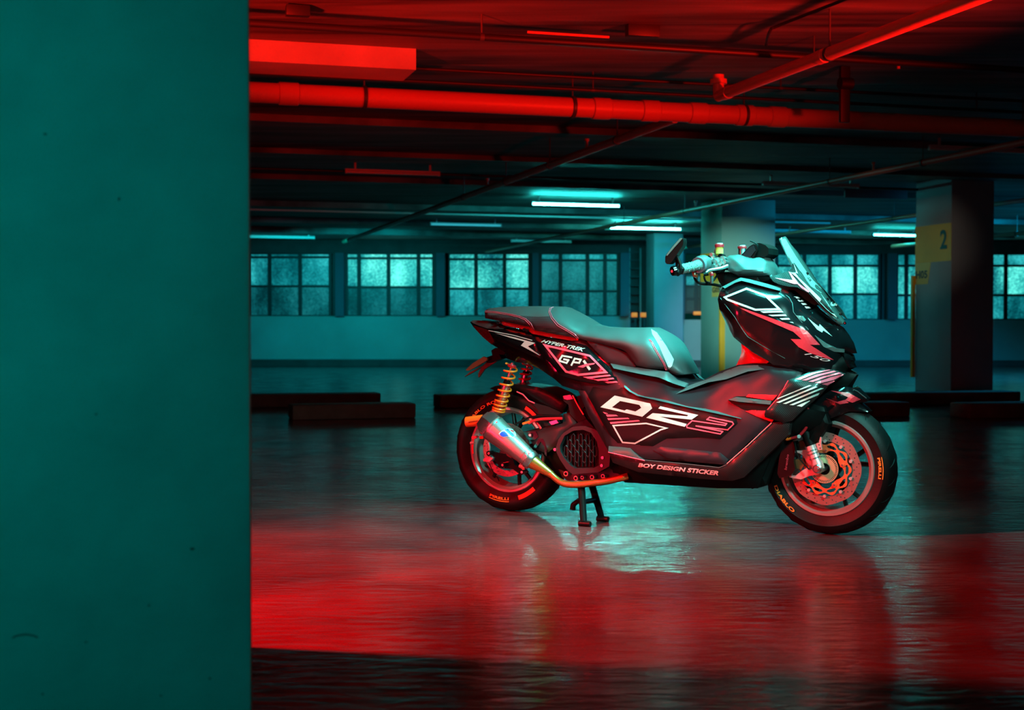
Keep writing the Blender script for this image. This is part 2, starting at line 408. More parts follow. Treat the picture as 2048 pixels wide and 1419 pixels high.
# ================================================================== SETTING
def nodes_floor():
    m = bpy.data.materials.new('epoxy_floor'); m.use_nodes = True; nt = m.node_tree; b = nt.nodes['Principled BSDF']; L = nt.links.new
    tc = nt.nodes.new('ShaderNodeTexCoord')
    def noise(sc, det=5, dist=0.0, ms=(1, 1, 1)):
        mp = nt.nodes.new('ShaderNodeMapping'); mp.inputs['Scale'].default_value = ms
        n = nt.nodes.new('ShaderNodeTexNoise'); n.inputs['Scale'].default_value = sc; n.inputs['Detail'].default_value = det; n.inputs['Distortion'].default_value = dist
        L(tc.outputs['Object'], mp.inputs[0]); L(mp.outputs[0], n.inputs['Vector']); return n
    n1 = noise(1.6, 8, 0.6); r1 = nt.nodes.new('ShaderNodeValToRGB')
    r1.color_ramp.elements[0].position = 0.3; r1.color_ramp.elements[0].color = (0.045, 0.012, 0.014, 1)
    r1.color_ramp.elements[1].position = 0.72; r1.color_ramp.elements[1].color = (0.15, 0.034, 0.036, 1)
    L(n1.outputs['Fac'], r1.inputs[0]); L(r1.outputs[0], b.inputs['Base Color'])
    n2 = noise(3.5, 6, 0.4); mr = nt.nodes.new('ShaderNodeMapRange'); mr.inputs[1].default_value = 0.3; mr.inputs[2].default_value = 0.7; mr.inputs[3].default_value = 0.10; mr.inputs[4].default_value = 0.25
    L(n2.outputs['Fac'], mr.inputs[0]); L(mr.outputs[0], b.inputs['Roughness'])
    n3 = noise(15, 6, 0.6, (0.55, 1.6, 1)); n4 = noise(2.2, 3)
    ad = nt.nodes.new('ShaderNodeMath'); ad.operation = 'MULTIPLY_ADD'; ad.inputs[1].default_value = 1.6
    L(n4.outputs['Fac'], ad.inputs[0]); L(n3.outputs['Fac'], ad.inputs[2])
    bb = nt.nodes.new('ShaderNodeBump'); bb.inputs['Strength'].default_value = 0.36; bb.inputs['Distance'].default_value = 0.012
    L(ad.outputs[0], bb.inputs['Height']); L(bb.outputs['Normal'], b.inputs['Normal'])
    b.inputs['Specular IOR Level'].default_value = 0.09
    return m
def nodes_ceiling():
    m = bpy.data.materials.new('board_marked_concrete'); m.use_nodes = True; nt = m.node_tree; b = nt.nodes['Principled BSDF']; L = nt.links.new
    tc = nt.nodes.new('ShaderNodeTexCoord'); mp = nt.nodes.new('ShaderNodeMapping'); mp.inputs['Rotation'].default_value = (0, 0, -PHI); mp.inputs['Scale'].default_value = (0.35, 3.2, 1)
    n = nt.nodes.new('ShaderNodeTexNoise'); n.inputs['Scale'].default_value = 1.7; n.inputs['Detail'].default_value = 8; n.inputs['Distortion'].default_value = 0.4
    L(tc.outputs['Object'], mp.inputs[0]); L(mp.outputs[0], n.inputs['Vector'])
    r = nt.nodes.new('ShaderNodeValToRGB'); r.color_ramp.elements[0].position = 0.33; r.color_ramp.elements[0].color = (0.018, 0.018, 0.018, 1)
    r.color_ramp.elements[1].position = 0.68; r.color_ramp.elements[1].color = (0.19, 0.185, 0.18, 1)
    L(n.outputs['Fac'], r.inputs[0]); L(r.outputs[0], b.inputs['Base Color']); b.inputs['Roughness'].default_value = 0.62
    bb = nt.nodes.new('ShaderNodeBump'); bb.inputs['Strength'].default_value = 0.5; bb.inputs['Distance'].default_value = 0.03
    L(n.outputs['Fac'], bb.inputs['Height']); L(bb.outputs['Normal'], b.inputs['Normal'])
    return m
CEIL = 2.55
M_floor = nodes_floor(); M_ceil = nodes_ceiling()
M_wall = mat('painted_wall', (0.42, 0.42, 0.42), 0.7, var=(0.8, 0.18), bump=(6, 0.2))
M_pil = mat('pillar_plaster', (0.55, 0.55, 0.54), 0.75, var=(6, 0.11), bump=(14, 0.35))
M_pil2 = mat('pillar_paint', (0.34, 0.38, 0.46), 0.6, var=(1.5, 0.12))
M_pil3 = mat('pale_green_pillar_paint', (0.2, 0.5, 0.46), 0.6, var=(1.5, 0.1))
M_beam = mat('beam_concrete', (0.40, 0.38, 0.36), 0.7, var=(3, 0.15), bump=(10, 0.3))
M_pipe = mat('red_oxide_pipe', (0.62, 0.16, 0.10), 0.42, 0.0, bump=(20, 0.15))
M_cond = mat('dark_conduit', (0.012, 0.012, 0.012), 0.5)
M_hang = mat('hanger_steel', (0.06, 0.06, 0.06), 0.5, 0.3)
M_kerb = mat('kerb_concrete', (0.085, 0.075, 0.06), 0.8, var=(6, 0.25), bump=(20, 0.3))
M_skirt = mat('dark_skirting', (0.05, 0.05, 0.05), 0.7, var=(3, 0.3))  # skirting colour; on the window headers it paints their shadow
M_pier = mat('blue_grey_pier', (0.09, 0.12, 0.17), 0.7)
M_yel = mat('yellow_paint', (0.85, 0.50, 0.03), 0.55, var=(2, 0.12))
M_yelp = mat('pale_yellow_paint', (0.80, 0.62, 0.16), 0.55)
M_navy = mat('dark_numeral_paint', (0.01, 0.03, 0.05), 0.5)
M_frame = mat('window_steel', (0.02, 0.025, 0.03), 0.5)
M_fix = mat('fixture_white', (0.7, 0.7, 0.7), 0.35)
def tubemat(n, s, col=(0.03, 0.9, 0.85)): return mat(n, (0.8, 0.8, 0.8), 0.3, emit=col, es=s)
M_lit = tubemat('lit_tube', 150); M_lit2 = tubemat('bright_tube', 190, (0.05, 1, 0.85)); M_off = mat('unlit_tube', (0.75, 0.75, 0.75), 0.2)
def panemat(name, lo, hi, sc=1.0, st=1.0):
    m = bpy.data.materials.new(name); m.use_nodes = True; nt = m.node_tree; b = nt.nodes['Principled BSDF']; L = nt.links.new
    tc = nt.nodes.new('ShaderNodeTexCoord')
    a = nt.nodes.new('ShaderNodeTexNoise'); a.inputs['Scale'].default_value = 1.1 * sc; a.inputs['Detail'].default_value = 3
    c = nt.nodes.new('ShaderNodeTexNoise'); c.inputs['Scale'].default_value = 26; c.inputs['Detail'].default_value = 6; c.inputs['Roughness'].default_value = 0.8
    mp = nt.nodes.new('ShaderNodeMapping'); mp.inputs['Scale'].default_value = (1, 1, 0.55); L(tc.outputs['Object'], mp.inputs[0]); L(mp.outputs[0], a.inputs[0]); L(tc.outputs['Object'], c.inputs[0])
    x = nt.nodes.new('ShaderNodeMath'); x.operation = 'MULTIPLY_ADD'; x.inputs[1].default_value = 0.9; L(c.outputs['Fac'], x.inputs[0]); L(a.outputs['Fac'], x.inputs[2]); x2 = nt.nodes.new('ShaderNodeMath'); x2.operation = 'MULTIPLY'; x2.inputs[1].default_value = 0.6; L(x.outputs[0], x2.inputs[0]); x = x2
    r = nt.nodes.new('ShaderNodeValToRGB'); r.color_ramp.elements[0].position = 0.46; r.color_ramp.elements[0].color = (*lo, 1)
    e = r.color_ramp.elements.new(0.565); e.color = (lo[0] * .5 + hi[0] * .12, lo[1] * .5 + hi[1] * .32, lo[2] * .5 + hi[2] * .34, 1)
    r.color_ramp.elements[2].position = 0.70; r.color_ramp.elements[2].color = (*hi, 1)
    L(x.outputs[0], r.inputs[0]); L(r.outputs[0], b.inputs['Emission Color']); b.inputs['Emission Strength'].default_value = st
    b.inputs['Base Color'].default_value = (0.03, 0.04, 0.04, 1); b.inputs['Roughness'].default_value = 0.35
    return m
P_up = panemat('frosted_pane_bright', (0.0, 0.05, 0.075), (0.16, 0.95, 0.80), 1.0, 1.5)
P_lo = panemat('frosted_pane_dim', (0.0, 0.018, 0.024), (0.02, 0.32, 0.34), 1.0, 0.8)
P_md = panemat('frosted_pane_middle', (0.0, 0.05, 0.065), (0.04, 0.60, 0.62), 1.2, 1.0)
P_dk = panemat('dark_pane', (0.0, 0.006, 0.008), (0.0, 0.06, 0.07), 1.0, 0.6)

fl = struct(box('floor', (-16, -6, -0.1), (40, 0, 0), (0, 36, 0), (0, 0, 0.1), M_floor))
ce = struct(box('ceiling', (-16, -6, CEIL), (40, 0, 0), (0, 36, 0), (0, 0, 0.15), M_ceil))
YW = 28.0
sill_z = atY(800, 632, YW).z; head_z = atY(800, 506, YW).z
def wx(px): return atY(px, 640, YW).x
V, Fc = [], []
WL, WR = -9.0, wx(1258)
boxg(V, Fc, Vector((WL, YW - .02, 0)), X_ * (WR - WL), Y_ * .25, Z_ * sill_z)
boxg(V, Fc, Vector((WL, YW - .02, sill_z)), X_ * (wx(495) - WL), Y_ * .25, Z_ * (head_z - sill_z))
struct(frompy('wall_back', V, Fc, M_wall, None, False))
V, Fc = [], []
s2 = atY(1800, 639, YW).z; h2 = atY(1800, 507, YW).z
R0, R1 = wx(1300), 19.0
boxg(V, Fc, Vector((R0, YW - .02, 0)), X_ * (R1 - R0), Y_ * .25, Z_ * s2)
struct(frompy('wall_right', V, Fc, M_wall, None, False))
V, Fc = [], []
boxg(V, Fc, Vector((WL, YW - .42, 0)), X_ * (WR - WL), Y_ * .4, Z_ * .13)
struct(frompy('baseboard_back', V, Fc, M_skirt, None, False))
V, Fc = [], []
boxg(V, Fc, Vector((R0, YW - .42, 0)), X_ * (R1 - R0), Y_ * .4, Z_ * .11)
struct(frompy('baseboard_right', V, Fc, M_skirt, None, False))
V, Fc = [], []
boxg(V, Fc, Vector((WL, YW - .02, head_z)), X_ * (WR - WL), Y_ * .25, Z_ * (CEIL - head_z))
struct(frompy('trim_20', V, Fc, M_skirt, None, False))  # header wall coloured dark for the shadow it stands in
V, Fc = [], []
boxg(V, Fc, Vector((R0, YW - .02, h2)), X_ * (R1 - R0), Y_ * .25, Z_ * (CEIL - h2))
struct(frompy('trim_21', V, Fc, M_skirt, None, False))  # right header, its shadow likewise put into the dark colour
n_ = 22
for a, b, s_, h_ in ((672, 689, sill_z, head_z), (873, 890, sill_z, head_z), (1065, 1077, sill_z, head_z), (1240, 1258, sill_z, head_z), (1300, 1368, s2, h2), (1404, 1552, s2, h2), (1773, 1791, s2, h2), (2120, 2300, s2, h2)):
    V, Fc = [], []; boxg(V, Fc, Vector((wx(a), YW - .12, s_)), X_ * (wx(b) - wx(a)), Y_ * .3, Z_ * (h_ - s_))
    struct(frompy('trim_%d' % n_, V, Fc, M_pier, None, False)); n_ += 1
# windows: steel frame, one mesh of panes per row
def window(n, p0, p1, mull, rows, ytop, ybot, mats):
    V, Fc = [], []; zt = atY(p0, ytop, YW).z; zb = atY(p0, ybot, YW).z; t = 0.05
    xs = [wx(p0)] + [wx(q) for q in mull] + [wx(p1)]; zs = [zt] + [atY(p0, q, YW).z for q in rows] + [zb]
    for x in xs: boxg(V, Fc, Vector((x - t * .8, YW + .02, zb)), X_ * t * 1.6, Y_ * .07, Z_ * (zt - zb))
    for z in zs: boxg(V, Fc, Vector((xs[0], YW + .025, z - t * .5)), X_ * (xs[-1] - xs[0]), Y_ * .06, Z_ * t)
    w_ = struct(frompy('window_%d' % n, V, Fc, M_frame, None, False))
    for i in range(len(zs) - 1):
        V, Fc = [], []
        boxg(V, Fc, Vector((xs[0], YW + .05, zs[i + 1])), X_ * (xs[-1] - xs[0]), Y_ * .012, Z_ * (zs[i] - zs[i + 1]))
        frompy('pane', V, Fc, mats[min(i, len(mats) - 1)], w_, False)
    return w_
window(1, 497, 667, [539, 600, 661], [514, 572], 506, 632, [P_md, P_md, P_lo])
window(2, 692, 868, [718, 777, 837], [516, 574], 506, 632, [P_up, P_up, P_lo])
window(3, 893, 1060, [896, 952, 1009], [518, 577], 506, 632, [P_up, P_up, P_md])
window(4, 1080, 1237, [1121, 1175, 1210], [520, 582], 506, 632, [P_md, P_lo, P_lo])
window(5, 1369, 1403, [1393], [572, 597], 550, 624, [P_md, P_dk, P_dk])
window(6, 1553, 1765, [1609, 1660, 1711, 1760], [531, 588], 507, 639, [P_md, P_up, P_md])
window(7, 1793, 2118, [1813, 1865, 1935, 2012, 2066], [531, 590], 507, 639, [P_md, P_up, P_md])
# louvred opening between the two back walls
V, Fc = [], []
boxg(V, Fc, Vector((wx(1258), YW + .3, 0)), X_ * (wx(1300) - wx(1258)), Y_ * .1, Z_ * CEIL)
struct(frompy('wall_recess', V, Fc, M_skirt, None, False))
lad = top(empty('cable_ladder', (wx(1270), YW + .18, 0)), 'dark cable ladder of thin rungs in the black recess left of the blue pillar', 'ladder')
lx = (wx(1282) - wx(1260)) / 2
for k in range(9): box('rung', (-lx, 0, 0.95 + k * .17), X_ * lx * 2, Y_ * .05, Z_ * .02, M_frame, lad)
for s in (-lx, lx): box('rail', (s, 0, 0), X_ * .03, Y_ * .06, Z_ * 2.4, M_wall, lad)
for k, (a, b) in enumerate(((1261, 1272), (1279, 1290))):
    o = box('orange_barrier', (wx(a), YW - .3, sill_z - .02), X_ * (wx(b) - wx(a)), Y_ * .12, Z_ * .09, M_glow, None, .01)
    top(o, 'small orange bar at sill height in the dark recess, %s of the two' % ('left one' if k == 0 else 'right one'), 'barrier', 'orange bars in the recess')
    pst = box('post', (wx((a + b) / 2), YW - .26, 0), X_ * .04, Y_ * .04, Z_ * (sill_z - .02), M_hang, o)
o = box('orange_barrier', (wx(1386), YW - .1, 1.03), X_ * .16, Y_ * .06, Z_ * .07, M_glow, None, .01)
top(o, 'small orange bar seen against the low dark window between the two middle pillars', 'barrier', 'orange bars in the recess')

# ------------------------------------------------------------------ pillars
def pillar(corner, dl, el, m, label, zt=CEIL):
    o = box('concrete_pillar', (corner[0], corner[1], 0), DD * dl, EE * el, Z_ * zt, m, None, 0.012)
    return top(o, label, 'pillar')
FC = Vector((-0.455, 2.40, 0))
p1 = pillar(FC - EE * 1.3, 0.965, 1.3, M_pil, 'huge teal-lit plastered pillar filling the left of the view')
# chips and scuffs of the big pillar
def onface(px, py): r_ = ray(px, py); t_ = (FC - EYE).dot(DD) / r_.dot(DD); return EYE + r_ * t_
M_chip = mat('plaster_chip', (0.10, 0.10, 0.10), 0.9)
for (px, py, w_, h_) in ((384, 1097, 6, 3), (90, 268, 4, 3), (298, 1210, 3, 2), (420, 1356, 3, 2), (85, 1387, 3, 2), (172, 1283, 2.5, 2), (322, 1390, 3, 1.5), (238, 398, 3, 4), (192, 828, 3, 2)):
    P = [onface(px + w_ * math.cos(a) * random.uniform(.7, 1.2), py + h_ * math.sin(a) * random.uniform(.7, 1.2)) for a in [2 * PI * k / 9 for k in range(9)]]
    frompy('plaster_chip', [p - DD * .0008 for p in P] + [p + DD * .002 for p in P], [tuple(range(9)), tuple(range(17, 8, -1))] + [(i, (i + 1) % 9, 9 + (i + 1) % 9, 9 + i) for i in range(9)], M_chip, p1, False)
P = [(25, 1275), (32, 1271), (50, 1268), (66, 1270), (76, 1274)]
tube('plaster_crack', [onface(*p) for p in P], .0016, M_chip, p1, 5, True)
HC = Vector((5.17, 16.2, 0)); HL, HM = 0.753, 0.583
p2 = pillar(HC, HL, HM, M_pil2, 'right-hand pillar with a yellow band and the numeral 2')
GC = Vector(((1443 - 1024) / F * 19.0, 19.0, 0)); GL, GM = .706, .815
p3 = pillar(GC, GL, GM, M_pil3, 'pale pillar behind the front of the scooter, bearing the code G05 and a yellow strip')
BC = Vector(((1308 - 1024) / F * 25.0, 25.0, 0))
p4 = pillar(BC, 0.4, 0.575, M_pil2, 'narrow blue-lit pillar behind the gap between seat and handlebar')
# paint on the pillar's left face, coordinates: u along DD from the corner, z up
def facepoly(corner, poly, m, name, parent, off=0.004):
    P = [corner + DD * u - EE * off + Z_ * z for u, z in poly]; Q = [p + EE * (off - .0005) for p in P]; n = len(P)
    V = [*P, *Q]; return frompy(name, V, [tuple(range(n)), tuple(range(2 * n - 1, n - 1, -1))] + [(i, (i + 1) % n, n + (i + 1) % n, n + i) for i in range(n)], m, parent, False)
def uof(corner, px):   # distance along DD whose picture column is px
    k = (px - 1024) / F; return (corner.x - k * corner.y) / (k * DD.y - DD.x)
def zof(corner, u, py): p = corner + DD * u; return atY(1024, py, p.y).z
def facetext(txt, corner, px0, px1, y0, y1, m, parent, bold=0.03):
    V, Fc = fontmesh(txt, bold); u0, u1 = uof(corner, px0), uof(corner, px1); za, zb = zof(corner, u1, y1), zof(corner, u1, y0)
    P = [corner + DD * (u0 + (u1 - u0) * a) - EE * .008 + Z_ * (za + (zb - za) * b) for a, b in V]
    return frompy('painted_code', P, Fc, m, parent, False, recalc=False)
zt, zb_ = zof(HC, .02, 445), zof(HC, .02, 521)
facepoly(HC, [(0.0, zb_), (0.0, zt), (HL, zt), (HL, zb_)], M_yel, 'yellow_band', p2)
ua = uof(HC, 1861); ub = uof(HC, 1855); zc = zof(HC, HL, 569)
facepoly(HC, [(ua, zb_ - .001), (HL, zb_ - .001), (HL, zc), (ub, zc)], M_yelp, 'code_plate', p2)
facetext('2', HC, 1880, 1894, 458, 497, M_navy, p2)
facetext('H05', HC, 1832, 1855, 540, 556, M_navy, p2)
p2g = HC + DD * HL
box('corner_guard', (p2g.x - EE.x * .035, p2g.y - EE.y * .035, 0.16), DD * .05, EE * .04, Z_ * (1.25), M_yel, p2, .004)
zt, zb_ = zof(GC, .02, 503), zof(GC, .02, 561)
facepoly(GC, [(0.0, zb_), (0.0, zt), (GL, zt), (GL, zb_)], M_yel, 'yellow_band', p3)
# the code plate of this pillar sits on its front face
def fpoly(corner, poly, m, name, parent, off=.004):
    P = [corner + EE * u - DD * off + Z_ * z for u, z in poly]; Q = [p + DD * (off - .0005) for p in P]; n = len(P)
    return frompy(name, P + Q, [tuple(range(n)), tuple(range(2 * n - 1, n - 1, -1))] + [(i, (i + 1) % n, n + (i + 1) % n, n + i) for i in range(n)], m, parent, False)
u0 = uof(GC, 1438); u1 = uof(GC, 1424)
facepoly(GC, [(max(u0, 0.0), zof(GC, .1, 593)), (max(u0, 0.0), zb_), (u1, zb_), (u1, zof(GC, .1, 593))], M_yelp, 'code_plate', p3)
facetext('G05', GC, 1425, 1441, 573, 584, M_navy, p3)
box('corner_guard', (GC.x - EE.x * .03 - DD.x * .02, GC.y - EE.y * .03 - DD.y * .02, 0.12), EE * .075, DD * .05, Z_ * 1.0, M_yel, p3, .004)

# ------------------------------------------------------------------ drop beam at the upper left
b0 = atZ(832, 97, CEIL); 
V, Fc = [], []; boxg(V, Fc, b0 - EE * 6 - Z_ * .135, EE * 6, DD * .45, Z_ * .134)
struct(frompy('trim_1', V, Fc, M_beam, None, False))
# shallow ceiling ribs running across
ribs = [(1020, 262, .06, .25), (1020, 322, .05, .3), (1020, 372, .06, .3), (1020, 424, .08, .35), (1020, 455, .08, .35), (1020, 474, .10, .4)]
for i, (px, py, d, w_) in enumerate(ribs):
    q = atZ(px, py, CEIL - d); V, Fc = [], []; boxg(V, Fc, q - EE * 9, EE * 19, DD * w_, Z_ * (d - .001))
    struct(frompy('trim_%d' % (i + 2), V, Fc, M_ceil, None, False))

# ------------------------------------------------------------------ pipes and conduits
def run(name, a, b, r, m, label, cat, couplings=(), hangers=(), group=None, seg=20, drops=()):
    V, Fc = tubegeo([a, b], r, seg)
    d = (b - a).normalized()
    o = frompy(name, V, Fc, m); top(o, label, cat, group)
    for t in couplings:
        p = a.lerp(b, t); tube('coupling', [p - d * r * 1.0, p - d * r * .9, p + d * r * .9, p + d * r], [r * 1.0, r * 1.12, r * 1.12, r * 1.0], m, o, seg)
    for t in hangers:
        p = a.lerp(b, t); tube('hanger_rod', [p + Z_ * r, Vector((p.x, p.y, CEIL))], .006, M_hang, o, 8)
        tube('hanger_ring', [p - d * .012, p + d * .012], r * 1.15, M_hang, o, seg)
    for t in drops:
        p = a.lerp(b, t); tube('sprinkler_head', [p + Z_ * r * .5, p + Z_ * (r + .05), p + Z_ * (r + .052), p + Z_ * (r + .075)], [.012, .012, .022, .022], m, o, 10)
    return o
a0 = atZ(500, 184, 2.31); run('main_pipe', a0 - EE * 2.5, a0 + EE * 8, .068, M_pipe, 'thick red pipe crossing the whole ceiling in front of the darker bay', 'pipe', (.262, .47, .505, .54, .575, .60), (.31, .45, .575, .8), seg=32)
a = atZ(1437, 192, 2.3); b = atZ(1945, -2, 2.3)
pr = run('branch_pipe', a, b + (b - a) * .5, .037, M_pipe, 'bright red pipe slanting up to the right edge of the ceiling, nearest the viewer', 'pipe', (.03, .33), (.35,), seg=24)
tube('elbow', [a + DD * .0 + Z_ * .0, a + Z_ * .10, a + Z_ * .14], .036, M_pipe, pr, 20)
tube('flange', [a + Z_ * .08, a + Z_ * .11], .055, M_pipe, pr, 20)
for (px, py, L_, r, lab, hs, ds) in ((1350, 237, 15, .034, 'dark red pipe running back from the thick pipe towards the left windows', (.08, .2, .3, .42), (.13, .35)),
                             (2048, 284, 17, .03, 'thin dark pipe crossing below the two lit tubes', (.1, .2, .42, .55), (.15, .4)),
                             (1985, 409, 10, .03, 'thin pipe running above the handlebar towards the right-hand pillar', (.1, .3, .5), (.22, .45, .7))):
    a = atZ(px, py, 2.3); run('sprinkler_pipe', a - DD * {2048: .25, 1985: 5.5}.get(px, 0), a + DD * L_, r, M_pipe, lab, 'pipe', (), hs, 'sprinkler pipes running away from the viewer', 16, ds)
a = atZ(1987, 472, 2.25); run('sprinkler_pipe', a - DD * 9, a + DD * 3, .035, M_pipe, 'short stretch of bright red pipe at the right edge behind the numbered pillar', 'pipe', (), (.7,), 'sprinkler pipes running away from the viewer', 16)
conds = [((500, 46), 2.42, .021, 'dark cable conduit nearest the viewer along the top of the picture', (.33, .45, .6, .75)),
         ((1020, 147), 2.47, .012, 'second dark conduit, between the nearest conduit and the thick red pipe', (.3, .5, .7)),
         ((1020, 172), 2.42, .012, 'dark conduit just above the thick red pipe', (.4, .62)),
         ((1020, 353), 2.46, .016, 'dark conduit over the nearer lit tube', ()),
         ((1020, 431), 2.40, .014, 'pale thin conduit just below the nearer lit tube', ())]
for (p, z, r, lab, hs) in conds:
    a = atZ(p[0], p[1], z); run('cable_conduit', a - EE * 5, a + EE * (9 if p[1] < 300 else 5.2), r, M_cond if 'pale' not in lab else M_fix, lab, 'conduit', (), hs, 'cable conduits across the ceiling', 12)
# junction boxes on the first conduit
a = atZ(590, 37, 2.47); o = box('junction_box', a - EE * .05 - DD * .03 + Z_ * .012, EE * .13, DD * .06, Z_ * .06, M_cond, None, .004); top(o, 'small black junction box on the nearest conduit at the upper left', 'junction box')
a = atZ(1285, 78, 2.47); o = box('junction_box', a - EE * .1 - DD * .03 + Z_ * .012, EE * .2, DD * .06, Z_ * .07, M_cond, None, .004); top(o, 'black junction box on the nearest conduit above the middle of the picture', 'junction box')
# loose cable at the upper right
tube_o = tube('hanging_cable', [atZ(1532, 90, 2.44), atZ(1540, 62, 2.47), atZ(1560, 50, 2.5), atZ(1700, -5, 2.52)], .009, M_cond, None, 8, True); top(tube_o, 'black cable dangling beside the upper end of the slanting red pipe', 'cable')
a = atZ(1690, 185, 2.36)
o = box('valve_bracket', a - EE * .03 - Z_ * .2, EE * .07, DD * .03, Z_ * .38, M_cond, None, .004); top(o, 'dark bracket hanging across the thick red pipe right of the middle', 'bracket')
tube('pipe_clamp', [a - EE * .04 + Z_ * .06, a + EE * .05 + Z_ * .06], .04, M_cond, o, 12)

# ------------------------------------------------------------------ fluorescent fittings
def fixture(px0, px1, py, z, lit, label, group, hz=.035):
    a = atZ(px0, py, z); L_ = 0.2
    # length so that the right end lands on px1
    k = (px1 - 1024) / F; L_ = (k * a.y - a.x) / (EE.x - k * EE.y)
    o = empty('tube_light', (a.x, a.y, a.z), PHI); top(o, label, 'ceiling light', group)
    box('housing', (0, -.014, .014), X_ * L_, Y_ * .028, Z_ * .018, M_fix, o)
    for x in (.1, L_ - .12): box('stem', (x, -.01, .03), X_ * .02, Y_ * .02, Z_ * max(.01, CEIL - z - .031), M_fix, o)
    for x in (0, L_ - .02): box('end_socket', (x, -.018, -.018), X_ * .02, Y_ * .036, Z_ * .045, M_fix, o)
    tube('glass_tube', [(.02, 0, 0), (L_ - .02, 0, 0)], .016, lit or M_off, o, 12)
    return o
fixture(1062, 1240, 407, 2.44, M_lit, 'lit tube left of the two bright ones in the middle of the ceiling', 'lit fluorescent tubes')
fixture(1218, 1362, 455, 2.44, M_lit2, 'brightest lit tube, just left above the handlebar mirror', 'lit fluorescent tubes')
fixture(1745, 1836, 469, 2.44, tubemat('lit_tube_right', 70), 'lit tube beside the numbered pillar at the right', 'lit fluorescent tubes')
g = 'unlit fluorescent tubes'
fixture(860, 1003, 448, 2.44, tubemat('reflecting_tube', 0.5, (0.05, .6, .75)), 'pale cyan tube left of the lit ones', g)  # unlit tube; its faint glow stands for reflected light
fixture(690, 880, 343, 2.45, None, 'unlit dull red-tinted tube at the left, below the thick pipe', g)
fixture(1525, 1716, 367, 2.45, None, 'unlit red-tinted tube above the windscreen', g)
a = atZ(1797, 128, 2.46); o = tube('red_conduit', [a - Z_ * .03, a, a + EE * .02, a + EE * 1.3], .011, M_pipe, None, 10); top(o, 'short thin red conduit with a hooked end at the upper right edge', 'conduit')
a = atZ(1055, 64, 2.475); o = tube('red_conduit', [a, a + EE * .5], .008, M_pipe, None, 10); top(o, 'thin red conduit stub above the nearest dark conduit at the top middle', 'conduit')
fixture(470, 630, 473, 2.40, None, 'unlit tube at the far left just above the windows', g)
fixture(1022, 1142, 482, 2.40, None, 'unlit tube just above the window behind the seat', g)
fixture(1858, 2090, 296, 2.45, None, 'unlit tube right of the numbered pillar top', g)
fixture(1512, 1700, 461, 2.42, None, 'unlit tube behind the top of the windscreen', g)
# direction sign hanging from the ceiling, dim
a = atZ(1690, 395, 2.42)
o = box('hanging_sign', a - Z_ * .0, EE * .9, DD * .03, Z_ * .12, mat('sign_dark', (.12, .10, .16), .5), None, .003); top(o, 'dim purple sign board hanging from the ceiling right of the windscreen', 'sign')

# ------------------------------------------------------------------ wheel stops
def kerb(px0, px1, ytop, ybot, label, dep=.3):
    a = atZ(px0, ybot, 0); k = (px1 - 1024) / F; L_ = (k * a.y - a.x) / (EE.x - k * EE.y)
    h = .125
    o = box('wheel_stop', a, EE * L_, DD * dep, Z_ * h, M_kerb, None, .015); return top(o, label, 'wheel stop', 'concrete wheel stops on the floor')
kerb(440, 762, 791, 816, 'long low dark wheel stop at the left, the farther of the two overlapping ones')
kerb(585, 832, 811, 840, 'low reddish-brown wheel stop at the left, the nearer of the two overlapping ones')
kerb(880, 1120, 793, 816, 'low dark wheel stop partly hidden by the rear wheel')
kerb(1743, 2043, 788, 812, 'long wheel stop in front of the numbered pillar')
kerb(1640, 1822, 808, 836, 'wheel stop right behind the front wheel')
kerb(1940, 2120, 810, 837, 'wheel stop cut by the right edge of the picture')

# ================================================================== SCOOTER
SC = empty('motor_scooter', (ORG.x, ORG.y, 0), PSI)
top(SC, 'black sport scooter with red and white graphics parked on its centre stand', 'scooter')
def Q(z, *p): return Z(z, p)
